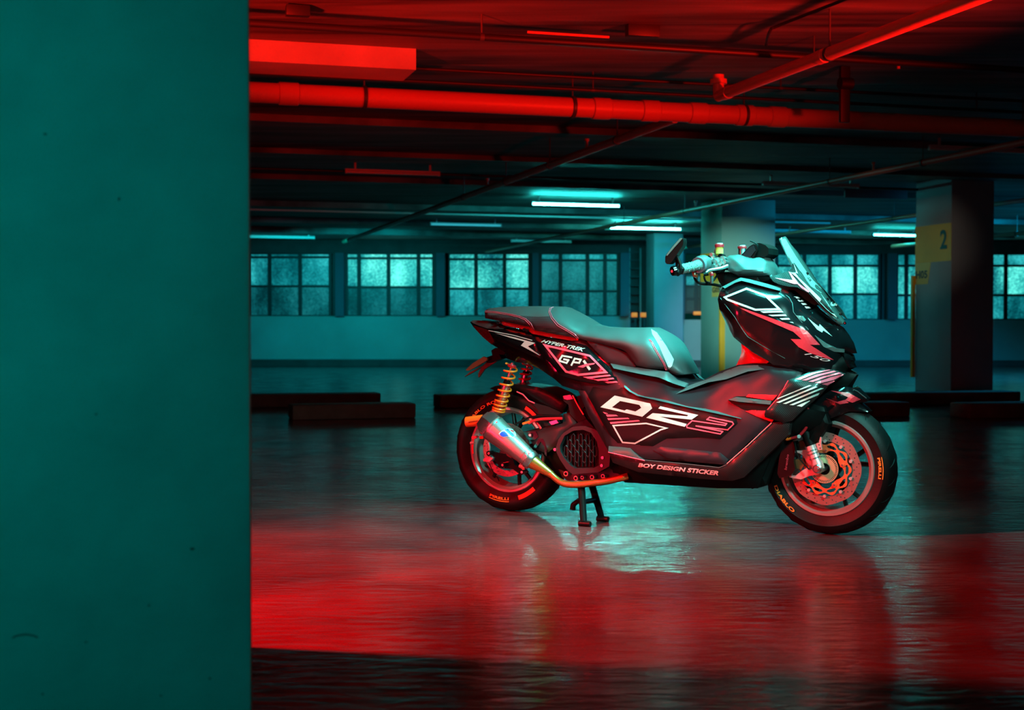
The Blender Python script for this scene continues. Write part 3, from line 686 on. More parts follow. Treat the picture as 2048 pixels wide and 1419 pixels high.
# ---- wheels
fa = bp(1652, 936, .05); ra = bp(1014, 899, .05)
RF, RR = fa.z, ra.z
def wheel(name, c, R, wd, rimr, label, front):
    hw = wd / 2; yo = -.05 + .05
    rim = lathe(name, [(rimr, -.046), (rimr - .003, -.05), (rimr - .012, -.05), (rimr - .016, -.044), (rimr - .024, -.036), (rimr - .03, .036), (rimr - .016, .044), (rimr - .012, .05), (rimr, .05), (rimr + .002, .0)], M_rim, SC, (c.x, 0, c.z), 96)
    rim['label'] = label
    pr = [(rimr - .004, -.044), (rimr + .012, -.052), (rimr + .03, -hw + .003), (R - .035, -hw), (R - .02, -hw + .008), (R - .009, -hw * .62), (R - .002, -hw * .3), (R, 0)]
    pr = pr + [(r, -y) for r, y in pr[-2::-1]]
    ty = lathe('tyre', pr, M_rub, rim, (c.x, 0, c.z), 120, ang=60)
    # tread grooves as thin dark channels is done by geometry: short slanted sipes
    V, Fc = [], []
    for k in range(22):
        for sg in (-1, 1):
            a0 = 2 * PI * k / 22 + (0.07 if sg > 0 else 0)
            pts = []
            for t in range(7):
                u = t / 6; y = sg * (hw * (.92 - .75 * u)); a = a0 + u * .20
                q = abs(y) / hw; r = R - .034 * max(0, (q - .3) / .7) ** 2.2 - .0018 - .003 * q
                pts.append(Vector((c.x + r * math.cos(a), y, c.z + r * math.sin(a))))
            tubegeo(pts, [.0008, .0022, .0026, .0026, .0026, .002, .0008], 5, True, V, Fc)
    frompy('tread_groove', V, Fc, M_blk, rim)
    # spokes: five Y pairs
    for k in range(5):
        V, Fc = [], []
        a = 2 * PI * k / 5 + (.30 if front else .1)
        for da in (-.2, .2):
            p0 = Vector((c.x + .035 * math.cos(a), 0, c.z + .035 * math.sin(a))); r1 = rimr - .022
            pm = Vector((c.x + .085 * math.cos(a + da * .35), .004, c.z + .085 * math.sin(a + da * .35)))
            p1 = Vector((c.x + r1 * math.cos(a + da), 0, c.z + r1 * math.sin(a + da)))
            tubegeo([p0, pm, p1], [.013, .0095, .0085], 8, True, V, Fc)
        frompy('spoke', V, Fc, M_spoke, rim)
    lathe('hub', [(.012, -.05), (.034, -.05), (.04, -.03), (.04, .03), (.034, .05), (.012, .05)], M_spoke, rim, (c.x, 0, c.z), 32)
    return rim
fw = wheel('front_wheel', fa, RF, .118, .1795, 'front wheel with orange disc carrier', True)
rw = wheel('rear_wheel', ra, RR, .132, .1795, 'rear wheel partly behind the exhaust', False)
def sidewall_text(txt, c, R0_, R1_, amid, span, hw, m, parent, nm, bold=.03, flip=False):
    V, Fc = fontmesh(txt, bold); P = []
    for u, v in V:
        a = amid + (0.5 - u) * span * (-1 if flip else 1); r = (R0_ + (R1_ - R0_) * (v if not flip else 1 - v))
        P.append(Vector((c.x + r * math.cos(a), -hw - .0022 + .001, c.z + r * math.sin(a))))
    return frompy(nm, P, Fc, m, parent, False, recalc=False)
def arcband(c, r0, r1, a0, a1, y, m, parent, nm):
    V = []; n = 12
    for i in range(n + 1):
        a = a0 + (a1 - a0) * i / n
        V += [Vector((c.x + r * math.cos(a), y, c.z + r * math.sin(a))) for r in (r0, r1)]
    return frompy(nm, V, [(2 * i, 2 * i + 1, 2 * i + 3, 2 * i + 2) for i in range(n)], m, parent, False, recalc=False)
rad = math.radians
y_f = -.0605; y_r = -.0675
# lettering on the side walls (angles counter-clockwise from forward)
def swt(txt, c, hw, amid, span, r0, r1, nm='tyre_lettering', inv=False): return sidewall_text(txt, c, r0, r1, rad(amid), rad(span), hw, M_olet, fw if c is fa else rw, nm, .03, inv)
swt('PIRELLI', fa, .0592, 3, 22, .197, .207)
arcband(fa, .2115, .2145, rad(-8), rad(14), y_f, M_olet, fw, 'tyre_stripe')
swt('DIABLO', fa, .0592, 218, 34, .197, .210, inv=True)
swt('DIABLO ROSSO', ra, .0662, 118, 62, .200, .212)
swt('PIRELLI', ra, .0662, 262, 26, .198, .209, inv=True)
arcband(ra, .2135, .2165, rad(249), rad(275), y_r, M_olet, rw, 'tyre_stripe')
arcband(ra, .196, .212, rad(46), rad(62), y_r, M_ored, rw, 'tyre_red_mark')
arcband(ra, .196, .214, rad(288), rad(312), y_r, M_ored, rw, 'tyre_red_mark')
arcband(fa, .196, .205, rad(170), rad(184), y_f, M_ored, fw, 'tyre_red_mark')
arcband(ra, .162, .168, rad(165), rad(188), -.052, M_ored, rw, 'rim_red_mark')
# ---- discs
def disc(c, ro_, ri, y, parent, nh, nm='brake_disc', wavy=0):
    outer = [(c.x + (ro_ + wavy * math.cos(8 * a)) * math.cos(a), c.z + (ro_ + wavy * math.cos(8 * a)) * math.sin(a)) for a in [2 * PI * i / 96 for i in range(96)]]
    holes = [circ(c.x, c.z, ri, 64)]
    for k in range(nh):
        for q, rr_ in enumerate((ri + .2 * (ro_ - ri), ri + .5 * (ro_ - ri), ri + .8 * (ro_ - ri))):
            a = 2 * PI * (k + q * .33) / nh; holes.append(circ(c.x + rr_ * math.cos(a), c.z + rr_ * math.sin(a), .0024, 7))
    return slab(nm, [outer] + holes, y, y + .004, M_disc, parent, step=.02, grid=False, hstep=1)
disc(fa, .1335, .102, -.062, fw, 22, wavy=.0018)
disc(ra, .112, .085, -.055, rw, 18)
# orange carrier: wavy ring with windows and petals
def carrier(c, y, parent):
    N = 160
    o_ = [(c.x + (.094 + .006 * math.cos(10 * a)) * math.cos(a), c.z + (.094 + .006 * math.cos(10 * a)) * math.sin(a)) for a in [2 * PI * i / N for i in range(N)]]
    i_ = [(c.x + (.066 + .008 * math.cos(5 * a + 1)) * math.cos(a), c.z + (.066 + .008 * math.cos(5 * a + 1)) * math.sin(a)) for a in [2 * PI * i / N for i in range(N)]]
    H = []
    for k in range(10):
        a = 2 * PI * k / 10; aa = .23
        H.append([(c.x + r * math.cos(a + b), c.z + r * math.sin(a + b)) for r, b in ((.0785, -aa * .8), (.085, -aa), (.0895, -aa * .4), (.0895, aa * .4), (.085, aa), (.0785, aa * .8))])
    slab('disc_carrier', [o_, i_] + H, y, y + .006, M_carrier, parent, step=.02)
    for k in range(5):
        a = 2 * PI * k / 5 + .25; p = Vector((c.x + .068 * math.cos(a), y - .004, c.z + .068 * math.sin(a)))
        tube('carrier_boss', [p, p + Y_ * .012], .0085, M_carrier, parent, 12)
    for k in range(5):
        a = 2 * PI * k / 5 + .25; p = Vector((c.x + .068 * math.cos(a), y - .0065, c.z + .068 * math.sin(a)))
        tube('carrier_bolt', [p, p + Y_ * .006], .0045, M_alu, parent, 6)
    for k in range(10):
        a = 2 * PI * k / 10 + .314; p = Vector((c.x + .1015 * math.cos(a), y - .002, c.z + .1015 * math.sin(a)))
        tube('disc_button', [p, p + Y_ * .01], .006, M_brkt, parent, 12)
carrier(fa, -.068, fw)
# ABS tone ring with slots
SL = [[(fa.x + r * math.cos(a), fa.z + r * math.sin(a)) for r, a in ((.042, b - .03), (.0505, b - .03), (.0505, b + .03), (.042, b + .03))] for b in [2 * PI * k / 50 for k in range(50)]]
slab('tone_ring', [circ(fa.x, fa.z, .053, 72), circ(fa.x, fa.z, .022, 32)] + SL, -.075, -.0725, M_tone, fw, step=.01, hstep=1)
# ---- front fork, right leg with bracket and caliper
ax_r = bp(*Q(7, (800, 690))[0], .095)
f1 = bp(*Q(7, (715, 460))[0], .095)
dfk = (f1 - ax_r).normalized()
fk = tube('fork_leg', [ax_r - dfk * .005, ax_r + dfk * .02, ax_r + dfk * .03, f1], [.021, .023, .019, .0205], M_brkt, SC, 20); fk['label'] = 'silver lower fork leg with axle clamp'
fu = tube('fork_tube', [f1 - dfk * .0, f1 + dfk * .30], .0175, M_blk, SC, 18)
for q in (.0, .012, .03): tube('fork_ring', [f1 - dfk * (.02 + q), f1 - dfk * (.016 + q)], .0222, M_alu, fk, 18)
tube('fork_leg', [Vector((p.x, -p.y, p.z)) for p in (ax_r - dfk * .005, f1)], .02, M_brkt, SC, 16)
tube('fork_tube', [Vector((p.x, -p.y, p.z)) for p in (f1, f1 + dfk * .30)], .0175, M_blk, SC, 16)
lathe('axle_nut', [(.0, -.128), (.006, -.128), (.0065, -.122), (.012, -.122), (.017, -.118), (.018, -.108), (.018, -.09)], M_alu, SC, (ax_r.x, 0, ax_r.z), 28, False)
tube('axle', [Vector((fa.x, -.1, fa.z)), Vector((fa.x, .1, fa.z))], .009, M_alu, SC, 14)
pslab('caliper_bracket', Q(7, (545, 512), (600, 510), (690, 500), (740, 600), (790, 660), (815, 700), (800, 750), (700, 768), (618, 802), (500, 780), (500, 762), (560, 765), (640, 705), (700, 670), (660, 600), (640, 560), (600, 535), (545, 525)), .09, .012, M_brkt, SC, holes=[Q(7, (700, 665), (722, 660), (728, 690), (712, 712), (698, 705))])
pslab('bracket_plate', Q(7, (770, 440), (800, 428), (812, 370), (826, 378), (822, 440), (830, 500), (790, 505)), .1, .01, M_brkt, SC, holes=[Q(7, *[(800 + 9 * math.cos(a), 452 + 9 * math.sin(a)) for a in [i * PI / 4 for i in range(8)]]), Q(7, *[(812 + 9 * math.cos(a), 486 + 9 * math.sin(a)) for a in [i * PI / 4 for i in range(8)]])])
cal = pslab('brake_caliper', Q(7, (440, 430), (540, 420), (560, 500), (545, 620), (560, 700), (520, 760), (400, 790), (378, 740), (395, 600), (420, 500)), .105, .06, M_gls, SC)
SURF[cal.name] = BVHTree.FromPolygons([tuple(bp(x, y, .1055)) for x, y in Q(7, (300, 400), (600, 400), (600, 820), (300, 820))], [(0, 1, 2, 3)]); cal['_s'] = cal.name
q = Q(7, (448, 700), (470, 545), (497, 548), (475, 708)); textdecal('caliper_lettering', 'brembo', [q[0], q[1], q[2], q[3]], M_redd, [cal], .106, .04)
pslab('caliper_piston', Q(7, (560, 600), (640, 590), (660, 640), (620, 700), (560, 690)), .085, .03, M_brn, SC)
pslab('fork_guard', Q(7, (590, 420), (630, 400), (660, 440), (640, 490), (590, 500)), .07, .02, M_brn, SC)
# brake hose, red with amber tip
hs = Q(7, (680, 75), (700, 130), (698, 200), (665, 285), (600, 362)); tube('brake_hose', [bp(x, y, .12) for x, y in hs], .0058, M_red, SC, 10, True)
hs = Q(7, (598, 364), (540, 380), (522, 385)); tube('brake_hose', [bp(x, y, .12) for x, y in hs], .0052, M_red, SC, 10, True)
hs = Q(7, (524, 384), (475, 398), (470, 380)); tube('hose_fitting', [bp(x, y, .12) for x, y in hs], .005, M_oran, SC, 10, True)
tube('hose_banjo', [bp(*Q(7, (598, 366))[0], .128), bp(*Q(7, (598, 366))[0], .108)], .007, M_brkt, SC, 12)
hs = Q(7, (555, 415), (570, 520), (610, 600), (660, 655), (700, 700)); tube('sensor_cable', [bp(x, y, .112) for x, y in hs], .0028, M_blk, SC, 8, True)

# ---- central mass hidden behind panels (frame, engine block)
panel('frame_cover', Q(2, (850, 420, .07), (1000, 380, .08), (1250, 330, .09), (1300, 180, .09), (1350, 60, .09), (1700, 60, .1), (2300, 300, .12), (2600, 700, .12), (2500, 880, .12), (1860, 900, .1), (1300, 880, .09), (1150, 820, .08), (1080, 700, .07), (980, 560, .06)), (), M_blk, SC, step=14)
panel('belly_pan', Q(3, (250, 1180, .12), (500, 1200, .14), (1400, 1300, .15), (1800, 1000, .15), (1820, 1200, .13), (1700, 1500, .12), (1300, 1500, .11), (350, 1440, .1), (300, 1360, .1)), (), M_blk, SC, step=14)

# ---- side bodywork
shell = panel('body_shell', Q(3, (-150, -60, .125), (0, 40, .13), (170, 222, .135), (460, 275, .135), (770, 322, .13), (870, 400, .115), (1000, 437, .105), (1150, 402, .105), (1300, 322, .11), (1500, 250, .12), (1650, 232, .13), (1800, 235, .14), (2027, 290, .15), (2150, 330, .15), (2080, 470, .17), (1950, 640, .19), (1860, 830, .195), (1620, 1020, .2), (1395, 1240, .2), (1330, 1260, .2), (900, 1225, .2), (560, 1205, .2), (190, 1130, .19), (120, 900, .175), (20, 680, .16), (-100, 480, .145), (-180, 250, .135), (-220, 60, .13)),
              Q(3, (200, 262, .155), (780, 385, .150), (950, 520, .150), (840, 548, .160), (345, 470, .178), (480, 560, .183), (1000, 675, .19), (1480, 765, .195), (1400, 640, .172), (1200, 570, .165), (1100, 440, .135), (1350, 395, .155), (1500, 350, .155), (1850, 285, .165), (1600, 480, .168), (1750, 560, .177), (1600, 840, .2), (1000, 1000, .198), (260, 1000, .19), (500, 800, .19)), M_mat, SC, rnd=.006, step=7, lap=7)
panel('shoulder_highlight', Q(3, (345, 472, .187), (400, 520, .19), (480, 563, .193), (1000, 682, .199), (1532, 795, .206), (1500, 758, .182), (1380, 722, .172), (1000, 632, .158), (700, 568, .153), (560, 525, .152), (460, 470, .152), (400, 420, .152), (352, 415, .158)), (), M_shl, SC, mode='plate', t=.02, rnd=.001, rr=1, lap=0)  # added plate, lighter in colour for the highlight along the ledge
panel('tunnel_highlight', Q(3, (200, 226, .145), (460, 273, .148), (775, 322, .148), (870, 402, .135), (985, 440, .122), (960, 475, .15), (850, 440, .168), (700, 378, .178), (450, 330, .176), (240, 285, .17)), (), M_shl, SC, mode='plate', t=.02, rnd=.001, rr=1, lap=1)  # added lighter plate for the lit band below the seat
panel('tunnel_highlight', Q(3, (1050, 440, .115), (1180, 398, .118), (1380, 308, .124), (1520, 258, .130), (1700, 250, .14), (1850, 283, .155), (1600, 315, .168), (1380, 395, .168), (1200, 425, .163), (1000, 500, .163), (850, 552, .165), (900, 500, .14)), (), M_shl, SC, mode='plate', t=.02, rnd=.001, rr=1, lap=1)  # added lighter plate for the lit band along the tunnel
qz = panel('side_fairing', Q(3, (340, 478, .182), (400, 525, .184), (480, 568, .187), (1000, 685, .194), (1535, 798, .2), (1548, 812, .2), (1320, 1003, .205), (1100, 985, .204), (860, 995, .203), (780, 1000, .202), (640, 1078, .203), (460, 1072, .2), (280, 1062, .195), (200, 955, .19), (90, 760, .178), (-20, 570, .165), (30, 470, .16), (200, 480, .17)), (), M_sat, SC, mode='plate', t=.02, rnd=.006, rr=2, step=9)
merge_decal('big_lettering', [[Q(3, (250, 560), (610, 640), (630, 690), (530, 775), (105, 678)), Q(3, (305, 615), (500, 655), (520, 685), (460, 722), (372, 700), (350, 712), (222, 680))],
                              [Q(3, (712, 668), (1098, 757), (1030, 804), (700, 772), (980, 848), (960, 877), (570, 785), (635, 738), (985, 770), (995, 758), (692, 692))]], M_wht, [qz])
merge_decal('red_numeral', segs(Q(3, (1212, 780), (1442, 828), (1455, 850), (1395, 908), (1075, 868), (1345, 925), (1320, 950), (985, 885), (978, 868), (1035, 815), (1370, 862), (1385, 845), (1185, 803)), 2.4), M_pink, [qz])
merge_decal('red_stripes', [[Q(3, *p)] for p in (((130, 725), (165, 735), (185, 745), (150, 745)), ((160, 752), (265, 755), (285, 768), (175, 775)), ((175, 790), (385, 785), (400, 797), (185, 808)), ((200, 830), (490, 808), (508, 820), (210, 848)))], M_pink, [qz])
merge_decal('white_outline', [strokes(Q(3, (235, 865), (570, 842), (775, 890), (720, 905), (455, 1045), (330, 1035)), 3.0, True)], M_wht, [qz])
skirt = panel('side_skirt', Q(3, (186, 1120, .205), (400, 1165, .208), (470, 1195, .21), (560, 1215, .212), (900, 1245, .213), (1310, 1290, .213), (1390, 1250, .212), (1850, 835, .2), (2030, 815, .195), (2010, 960, .19), (1560, 1390, .2), (1440, 1425, .2), (1100, 1402, .2), (490, 1335, .2), (230, 1240, .2)), Q(3, (1420, 1290, .218), (900, 1270, .22)), M_carb, SC, mode='plate', t=.03, rnd=.006, rr=2, step=9)
textdecal('side_lettering', 'BOY DESIGN STICKER', Q(3, (495, 1243), (1312, 1325), (1300, 1371), (487, 1283)), M_pale, [skirt], bold=.035, shear=.1)
panel('foot_shelf', Q(3, (190, 1072, .195), (300, 1080, .2), (405, 1093, .204), (440, 1130, .208), (500, 1185, .212), (540, 1212, .214), (400, 1180, .214), (186, 1122, .212)), Q(3, (240, 1110, .225),), M_hub, SC, mode='plate', t=.03, rnd=.004, step=6)
ft = panel('foot_recess', Q(3, (640, 1112, .206), (720, 1078, .205), (1000, 1105, .206), (1320, 1138, .207), (1400, 1208, .208), (1375, 1262, .21), (1000, 1228, .21), (790, 1196, .209)), (), M_mat, SC, mode='plate', t=.02, rnd=.005, rr=2)
def trim(name, pts, lats, r, m, par=SC):
    return tube(name, [bp(x, y, l) for (x, y), l in zip(pts, lats)], r, m, par, 8)
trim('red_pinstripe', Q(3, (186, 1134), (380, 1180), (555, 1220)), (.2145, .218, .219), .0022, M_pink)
trim('edge_line', Q(3, (1388, 1252), (1600, 1065), (1840, 838)), (.215, .211, .206), .0022, M_rim)  # pale strip standing in for the red highlight on this edge
trim('edge_line', Q(3, (480, 1190), (560, 1216), (900, 1246), (1310, 1290), (1380, 1262)), (.214, .218, .219, .219, .218), .0016, M_hub)
# side vent: blade, red insert, black recess
panel('side_vent', Q(3, (1400, 606, .18), (1475, 568, .18), (1880, 560, .19), (1990, 600, .19), (1870, 800, .2), (1720, 770, .2), (1560, 708, .195), (1440, 640, .188)), (), M_blk, SC, mode='plate', t=.02, rnd=.002, rr=1, mirror=False)
panel('vent_blade', Q(3, (1400, 603, .19), (1475, 575, .192), (1840, 615, .20), (1825, 652, .205), (1500, 622, .2)), (), M_hub, SC, mode='plate', t=.02, rnd=.003, rr=1.2, mirror=False)
panel('red_insert', Q(3, (1580, 572, .193), (1605, 547, .192), (1900, 556, .196), (1850, 612, .198)), (), M_red, SC, mode='plate', t=.012, rnd=.003, rr=1.2, mirror=False)
panel('red_insert', Q(3, (1575, 718, .198), (1640, 708, .198), (1780, 712, .199), (1900, 745, .2), (1845, 830, .203), (1700, 775, .202)), (), M_red, SC, mode='plate', t=.012, rnd=.003, rr=1.2, mirror=False)
# under-seat dark panel and frame edge strip behind the fairing
panel('rear_strut_cover', Q(1, (1400, 1010, .15), (1470, 1020, .155), (1700, 1400, .178), (1860, 1720, .19), (1790, 1760, .18), (1700, 1620, .175), (1500, 1260, .16)), (), M_mat, SC, mode='plate', t=.03, rnd=.006)

# ---- tail and seat
tail = panel('tail_fairing', Q(1, (305, 325, .045), (330, 305, .045), (500, 318, .07), (680, 372, .085), (830, 398, .095), (940, 440, .105), (1100, 480, .115), (1400, 500, .125), (1700, 700, .14), (1850, 900, .15), (1500, 1050, .15), (1240, 970, .14), (1160, 900, .13), (1000, 790, .12), (900, 745, .11), (780, 730, .1), (670, 690, .09), (660, 630, .085), (520, 545, .065), (430, 470, .055), (340, 375, .045)), Q(1, (500, 400, .10), (960, 540, .135), (1060, 700, .14), (700, 560, .11)), M_gls, SC, rnd=.004, step=7)
tl = panel('tail_light', Q(1, (330, 352, .06), (440, 385, .085), (492, 402, .098), (550, 522, .095), (520, 548, .085), (430, 472, .07), (350, 385, .06)), (), M_tail, SC, mode='plate', t=.05, rnd=.006, rr=2)
panel('tail_spoiler', Q(1, (312, 318, .05), (345, 303, .05), (500, 318, .085), (665, 374, .10), (640, 392, .112), (480, 388, .108), (400, 362, .09), (340, 336, .065)), (), M_hub, SC, mode='plate', t=.03, rnd=.01, rr=3)
tf = panel('tail_side_fairing', Q(1, (480, 398, .104), (650, 392, .116), (840, 430, .125), (930, 455, .13), (985, 530, .14), (1000, 620, .145), (1060, 712, .145), (880, 640, .135), (700, 560, .122), (540, 490, .11)), (), M_gls, SC, mode='plate', t=.02, rnd=.007, rr=2)
merge_decal('white_bolt', [[Q(1, (555, 432), (760, 478), (965, 535), (890, 568), (1020, 665), (960, 635), (820, 560), (855, 520), (700, 478))], strokes(Q(1, (490, 408), (740, 455), (935, 508)), 1.5)], M_wht, [tf, tail])
gx = panel('side_panel', Q(1, (945, 470, .13), (1100, 492, .132), (1330, 520, .135), (1480, 560, .138), (1560, 640, .145), (1700, 772, .155), (1850, 920, .168), (1912, 955, .17), (1860, 988, .172), (1700, 968, .17), (1500, 935, .165), (1350, 902, .16), (1220, 862, .155), (1120, 742, .15), (1010, 642, .145), (960, 560, .138)), Q(1, (1060, 560, .152), (1500, 650, .16), (1700, 840, .17), (1270, 840, .165)), M_gls, SC, mode='plate', t=.02, rnd=.006, rr=2.5, step=6)
merge_decal('red_frame', [strokes(Q(1, (1062, 556), (1520, 665), (1682, 830), (1400, 857), (1276, 824)), 4.2, True)] + [[Q(1, *p)] for p in (((1450, 880), (1720, 855), (1735, 868), (1500, 895)), ((1560, 905), (1755, 885), (1768, 900), (1600, 920)), ((1670, 930), (1790, 920), (1803, 935), (1700, 944)), ((1775, 957), (1820, 950), (1835, 965), (1790, 972)))], M_pink, [gx])
merge_decal('white_lettering', segs(Q(1, (1332, 680), (1238, 664), (1207, 714), (1283, 737), (1302, 708), (1258, 700)), 3.6, False) + segs(Q(1, (1333, 757), (1366, 692), (1428, 703), (1410, 736), (1352, 728)), 3.6, False) + [strokes(Q(1, (1455, 712), (1520, 805)), 5.0)], M_wht, [gx])
merge_decal('red_slash', [[Q(1, (1395, 775), (1480, 745), (1575, 735), (1560, 752), (1490, 765), (1450, 785))]], M_pink, [gx], off=.0035)
textdecal('model_lettering', 'HYPER-TREK', Q(1, (1048, 500), (1475, 588), (1452, 622), (1022, 526)), M_wht, [gx, tail], bold=.03, shear=.2)
# red grab rail
rail = panel('grab_rail', Q(1, (600, 310, .115), (760, 342, .12), (905, 370, .125), (940, 405, .13), (1100, 432, .133), (1405, 490, .138), (1400, 508, .138), (1335, 512, .138), (1100, 474, .135), (935, 442, .132), (890, 408, .128), (830, 396, .126), (640, 355, .118)), (), M_red, SC, mode='plate', t=.02, rnd=.005, rr=1.5, step=4)
for p in ((585, 330), (880, 408), (850, 400)):
    a = bp(*Q(1, p)[0], .138); tube('rail_bolt', [a, a + Y_ * .02], .0065, M_gls, rail, 12)
# seat: one upholstered body; dark patches for the shaded pillion and rider sides; stitching
seat = panel('seat', Q(1, (452, 215, .085), (470, 196, .07), (500, 184, .06), (600, 172, .06), (800, 163, .06), (1000, 161, .06), (1150, 163, .055), (1215, 176, .055), (1300, 230, .055), (1400, 300, .055), (1500, 345, .055), (1600, 368, .055), (1750, 377, .055), (2000, 378, .055), (2115, 376, .055), (2140, 388, .055), (2205, 425, .055), (2280, 500, .055), (2370, 620, .06), (2440, 740, .07), (2475, 850, .08), (2460, 858, .085), (2400, 862, .09), (2340, 838, .1), (2280, 800, .12), (2100, 790, .145), (1990, 765, .148), (1940, 700, .15), (1885, 625, .15), (1840, 600, .15), (1650, 548, .148), (1405, 492, .145), (1100, 436, .14), (955, 404, .14), (905, 372, .135), (700, 330, .125), (540, 300, .11), (458, 284, .09)),
             Q(1, (560, 225, .118), (800, 240, .135), (1050, 235, .14), (1200, 270, .145), (1400, 360, .15), (1600, 420, .155), (1900, 440, .158), (2150, 450, .145), (2250, 560, .12), (2350, 700, .105), (2200, 700, .15), (1950, 560, .168), (1700, 500, .162), (500, 240, .10)), M_seat, SC, rnd=.022, rr=5, step=5, lap=26, ang=60)
side_regions = [[Q(1, (455, 222), (560, 226), (700, 246), (805, 272), (860, 300), (900, 335), (945, 395), (925, 380), (905, 368), (700, 326), (545, 296), (460, 280))], [Q(1, (960, 398), (900, 318), (860, 285), (810, 258), (1000, 270), (1130, 262), (1165, 315), (1220, 370), (1320, 425), (1390, 480), (1100, 430))]]
merge_decal('seat_side_shade', side_regions, M_sside, [seat], off=.0012, step=5)  # darker patches painting the shade of the upright seat sides
merge_decal('seat_nose_cover', [[Q(1, (2140, 392), (2200, 430), (2290, 560), (2370, 700), (2350, 770), (2320, 800), (2280, 700), (2220, 560), (2150, 440))]], mat('satin_silver_vinyl', (.55, .55, .55), .35, coat=.4), [seat], off=.0014, step=5)
def stitch(path, m=M_pink, off=.0018):
    P = resample([(x, y, 0) for x, y in path] , 3.5)
    # open path: drop the closing run
    n = len(path); P = []
    for i in range(n - 1):
        a, b = path[i], path[i + 1]; d = math.hypot(b[0] - a[0], b[1] - a[1]); k = max(1, int(d / 3))
        P += [(a[0] + (b[0] - a[0]) * t / k, a[1] + (b[1] - a[1]) * t / k) for t in range(k)]
    P.append(path[-1]); q = project(P, [SURF[seat['_s']]], .14, off)
    V, Fc = [], []
    for i in range(0, len(q) - 1): 
        if (q[i + 1] - q[i]).length < .03: tubegeo([q[i], q[i + 1]], .0011, 5, True, V, Fc)
    return frompy('stitching', V, Fc, m, seat)
for path in (((458, 210), (560, 216), (700, 238), (805, 262), (870, 290), (920, 335), (955, 402)), ((458, 222), (560, 228), (700, 250), (800, 274), (860, 300), (905, 345), (940, 400)),
             ((1165, 166), (1130, 178), (1115, 215), (1140, 275), (1200, 345), (1300, 405), (1365, 445), (1405, 488)), ((1150, 170), (1112, 182), (1102, 220), (1128, 285), (1190, 360), (1290, 415), (1352, 455), (1392, 490))): stitch(Q(1, *path))
for path in (((595, -10), (618, 20), (655, 90), (710, 180), (745, 240), (770, 305)), ((608, -10), (632, 20), (670, 90), (722, 178), (757, 238), (782, 305))): stitch(Q(3, *path))
panel('seat_base', Q(3, (-60, -20, .14), (30, 15, .142), (250, 78, .145), (385, 135, .148), (430, 205, .15), (465, 268, .15), (350, 262, .15), (170, 222, .148), (40, 90, .145)), (), M_sside, SC, mode='plate', t=.04, rnd=.006)

# ---- front cowl
cowl = panel('front_fairing', Q(4, (78, 700, .185), (95, 635, .18), (130, 570, .17), (250, 512, .15), (310, 485, .14), (390, 500, .13), (600, 555, .11), (780, 605, .085), (900, 655, .05), (1000, 725, .03), (1100, 812, .022), (1220, 905, .015), (1340, 985, .01), (1400, 1060, .008), (1450, 1140, .006), (1492, 1247, 0), (1375, 1252, .012), (1350, 1262, .015), (1360, 1330, .02), (1380, 1400, .02), (1350, 1440, .03), (1200, 1460, .1), (1000, 1440, .13), (800, 1410, .15), (640, 1365, .16), (585, 1325, .165), (430, 1235, .165), (330, 1160, .165), (240, 1085, .17), (160, 940, .175), (95, 800, .182)),
             Q(4, (110, 690, .2), (310, 560, .185), (560, 640, .185), (720, 640, .165), (830, 730, .155), (850, 850, .165), (300, 780, .215), (700, 900, .2), (950, 1010, .18), (1040, 1080, .165), (1115, 1165, .14), (1255, 1320, .09), (1340, 1240, .05), (1130, 960, .1), (1040, 880, .125), (300, 1000, .20), (400, 1060, .19), (600, 1200, .185), (900, 1300, .165), (240, 900, .205), (1250, 1080, .07)), M_gls, SC, rnd=.006, rr=2.5, step=6.5, lap=7)
panel('cowl_rim', Q(4, (125, 572, .178), (250, 508, .158), (310, 481, .148), (390, 496, .138), (600, 551, .118), (720, 585, .10), (700, 612, .145), (600, 586, .16), (400, 532, .175), (320, 512, .182), (255, 532, .186), (150, 590, .194)), (), M_shl, SC, mode='plate', t=.02, rnd=.001, rr=1, lap=1)
cowl['label'] = 'gloss black front fairing with red lightning bolt'
merge_decal('white_outline', [strokes(Q(4, (150, 680), (370, 592), (560, 662), (705, 800), (460, 806), (175, 702)), 3.8, True)] + [[Q(4, *p)] for p in (((510, 822), (730, 815), (745, 832), (540, 838)), ((590, 858), (765, 853), (778, 868), (630, 872)), ((705, 892), (800, 890), (812, 905), (730, 908)), ((805, 930), (835, 930), (850, 943)))], M_wht, [cowl])
decal('red_bolt', [Q(4, (300, 788), (355, 800), (940, 1000), (985, 1022), (1115, 1162), (1012, 1160), (1255, 1315), (1180, 1300), (1000, 1240), (900, 1185), (818, 1103), (928, 1105), (845, 1030), (400, 838))], M_redd, [cowl])
textdecal('displacement_lettering', '150', Q(4, (985, 1236), (1228, 1318), (1185, 1338), (952, 1258)), M_pale, [cowl], bold=-.005, shear=.3)
decal('white_bolt', [Q(4, (990, 888), (1060, 945), (1105, 978), (1112, 952), (1240, 1076), (1148, 1014), (1136, 1036), (1085, 1005))], M_wht, [cowl])
merge_decal('red_stripes', [[Q(4, *p)] for p in (((850, 672), (905, 674), (925, 690), (880, 692)), ((885, 704), (938, 706), (958, 722), (905, 724)), ((922, 738), (970, 740), (990, 756), (942, 758)), ((958, 772), (1008, 774), (1030, 790), (975, 792)))], M_pale, [cowl])  # pale stripes painting a reflection on the cowl
tri = Q(4, (310, 500), (600, 600), (700, 612), (800, 680), (835, 740), (845, 830), (900, 900), (1000, 1010))
q = project(tri, [SURF[cowl['_s']]], .15, .001); tube('panel_seam', q, .0012, M_hub, cowl, 6)
q = project(Q(4, (105, 688), (180, 790), (250, 880), (330, 1010), (380, 1080), (560, 1190), (760, 1300)), [SURF[cowl['_s']]], .15, .001); tube('panel_seam', q, .0012, M_crank, cowl, 6)
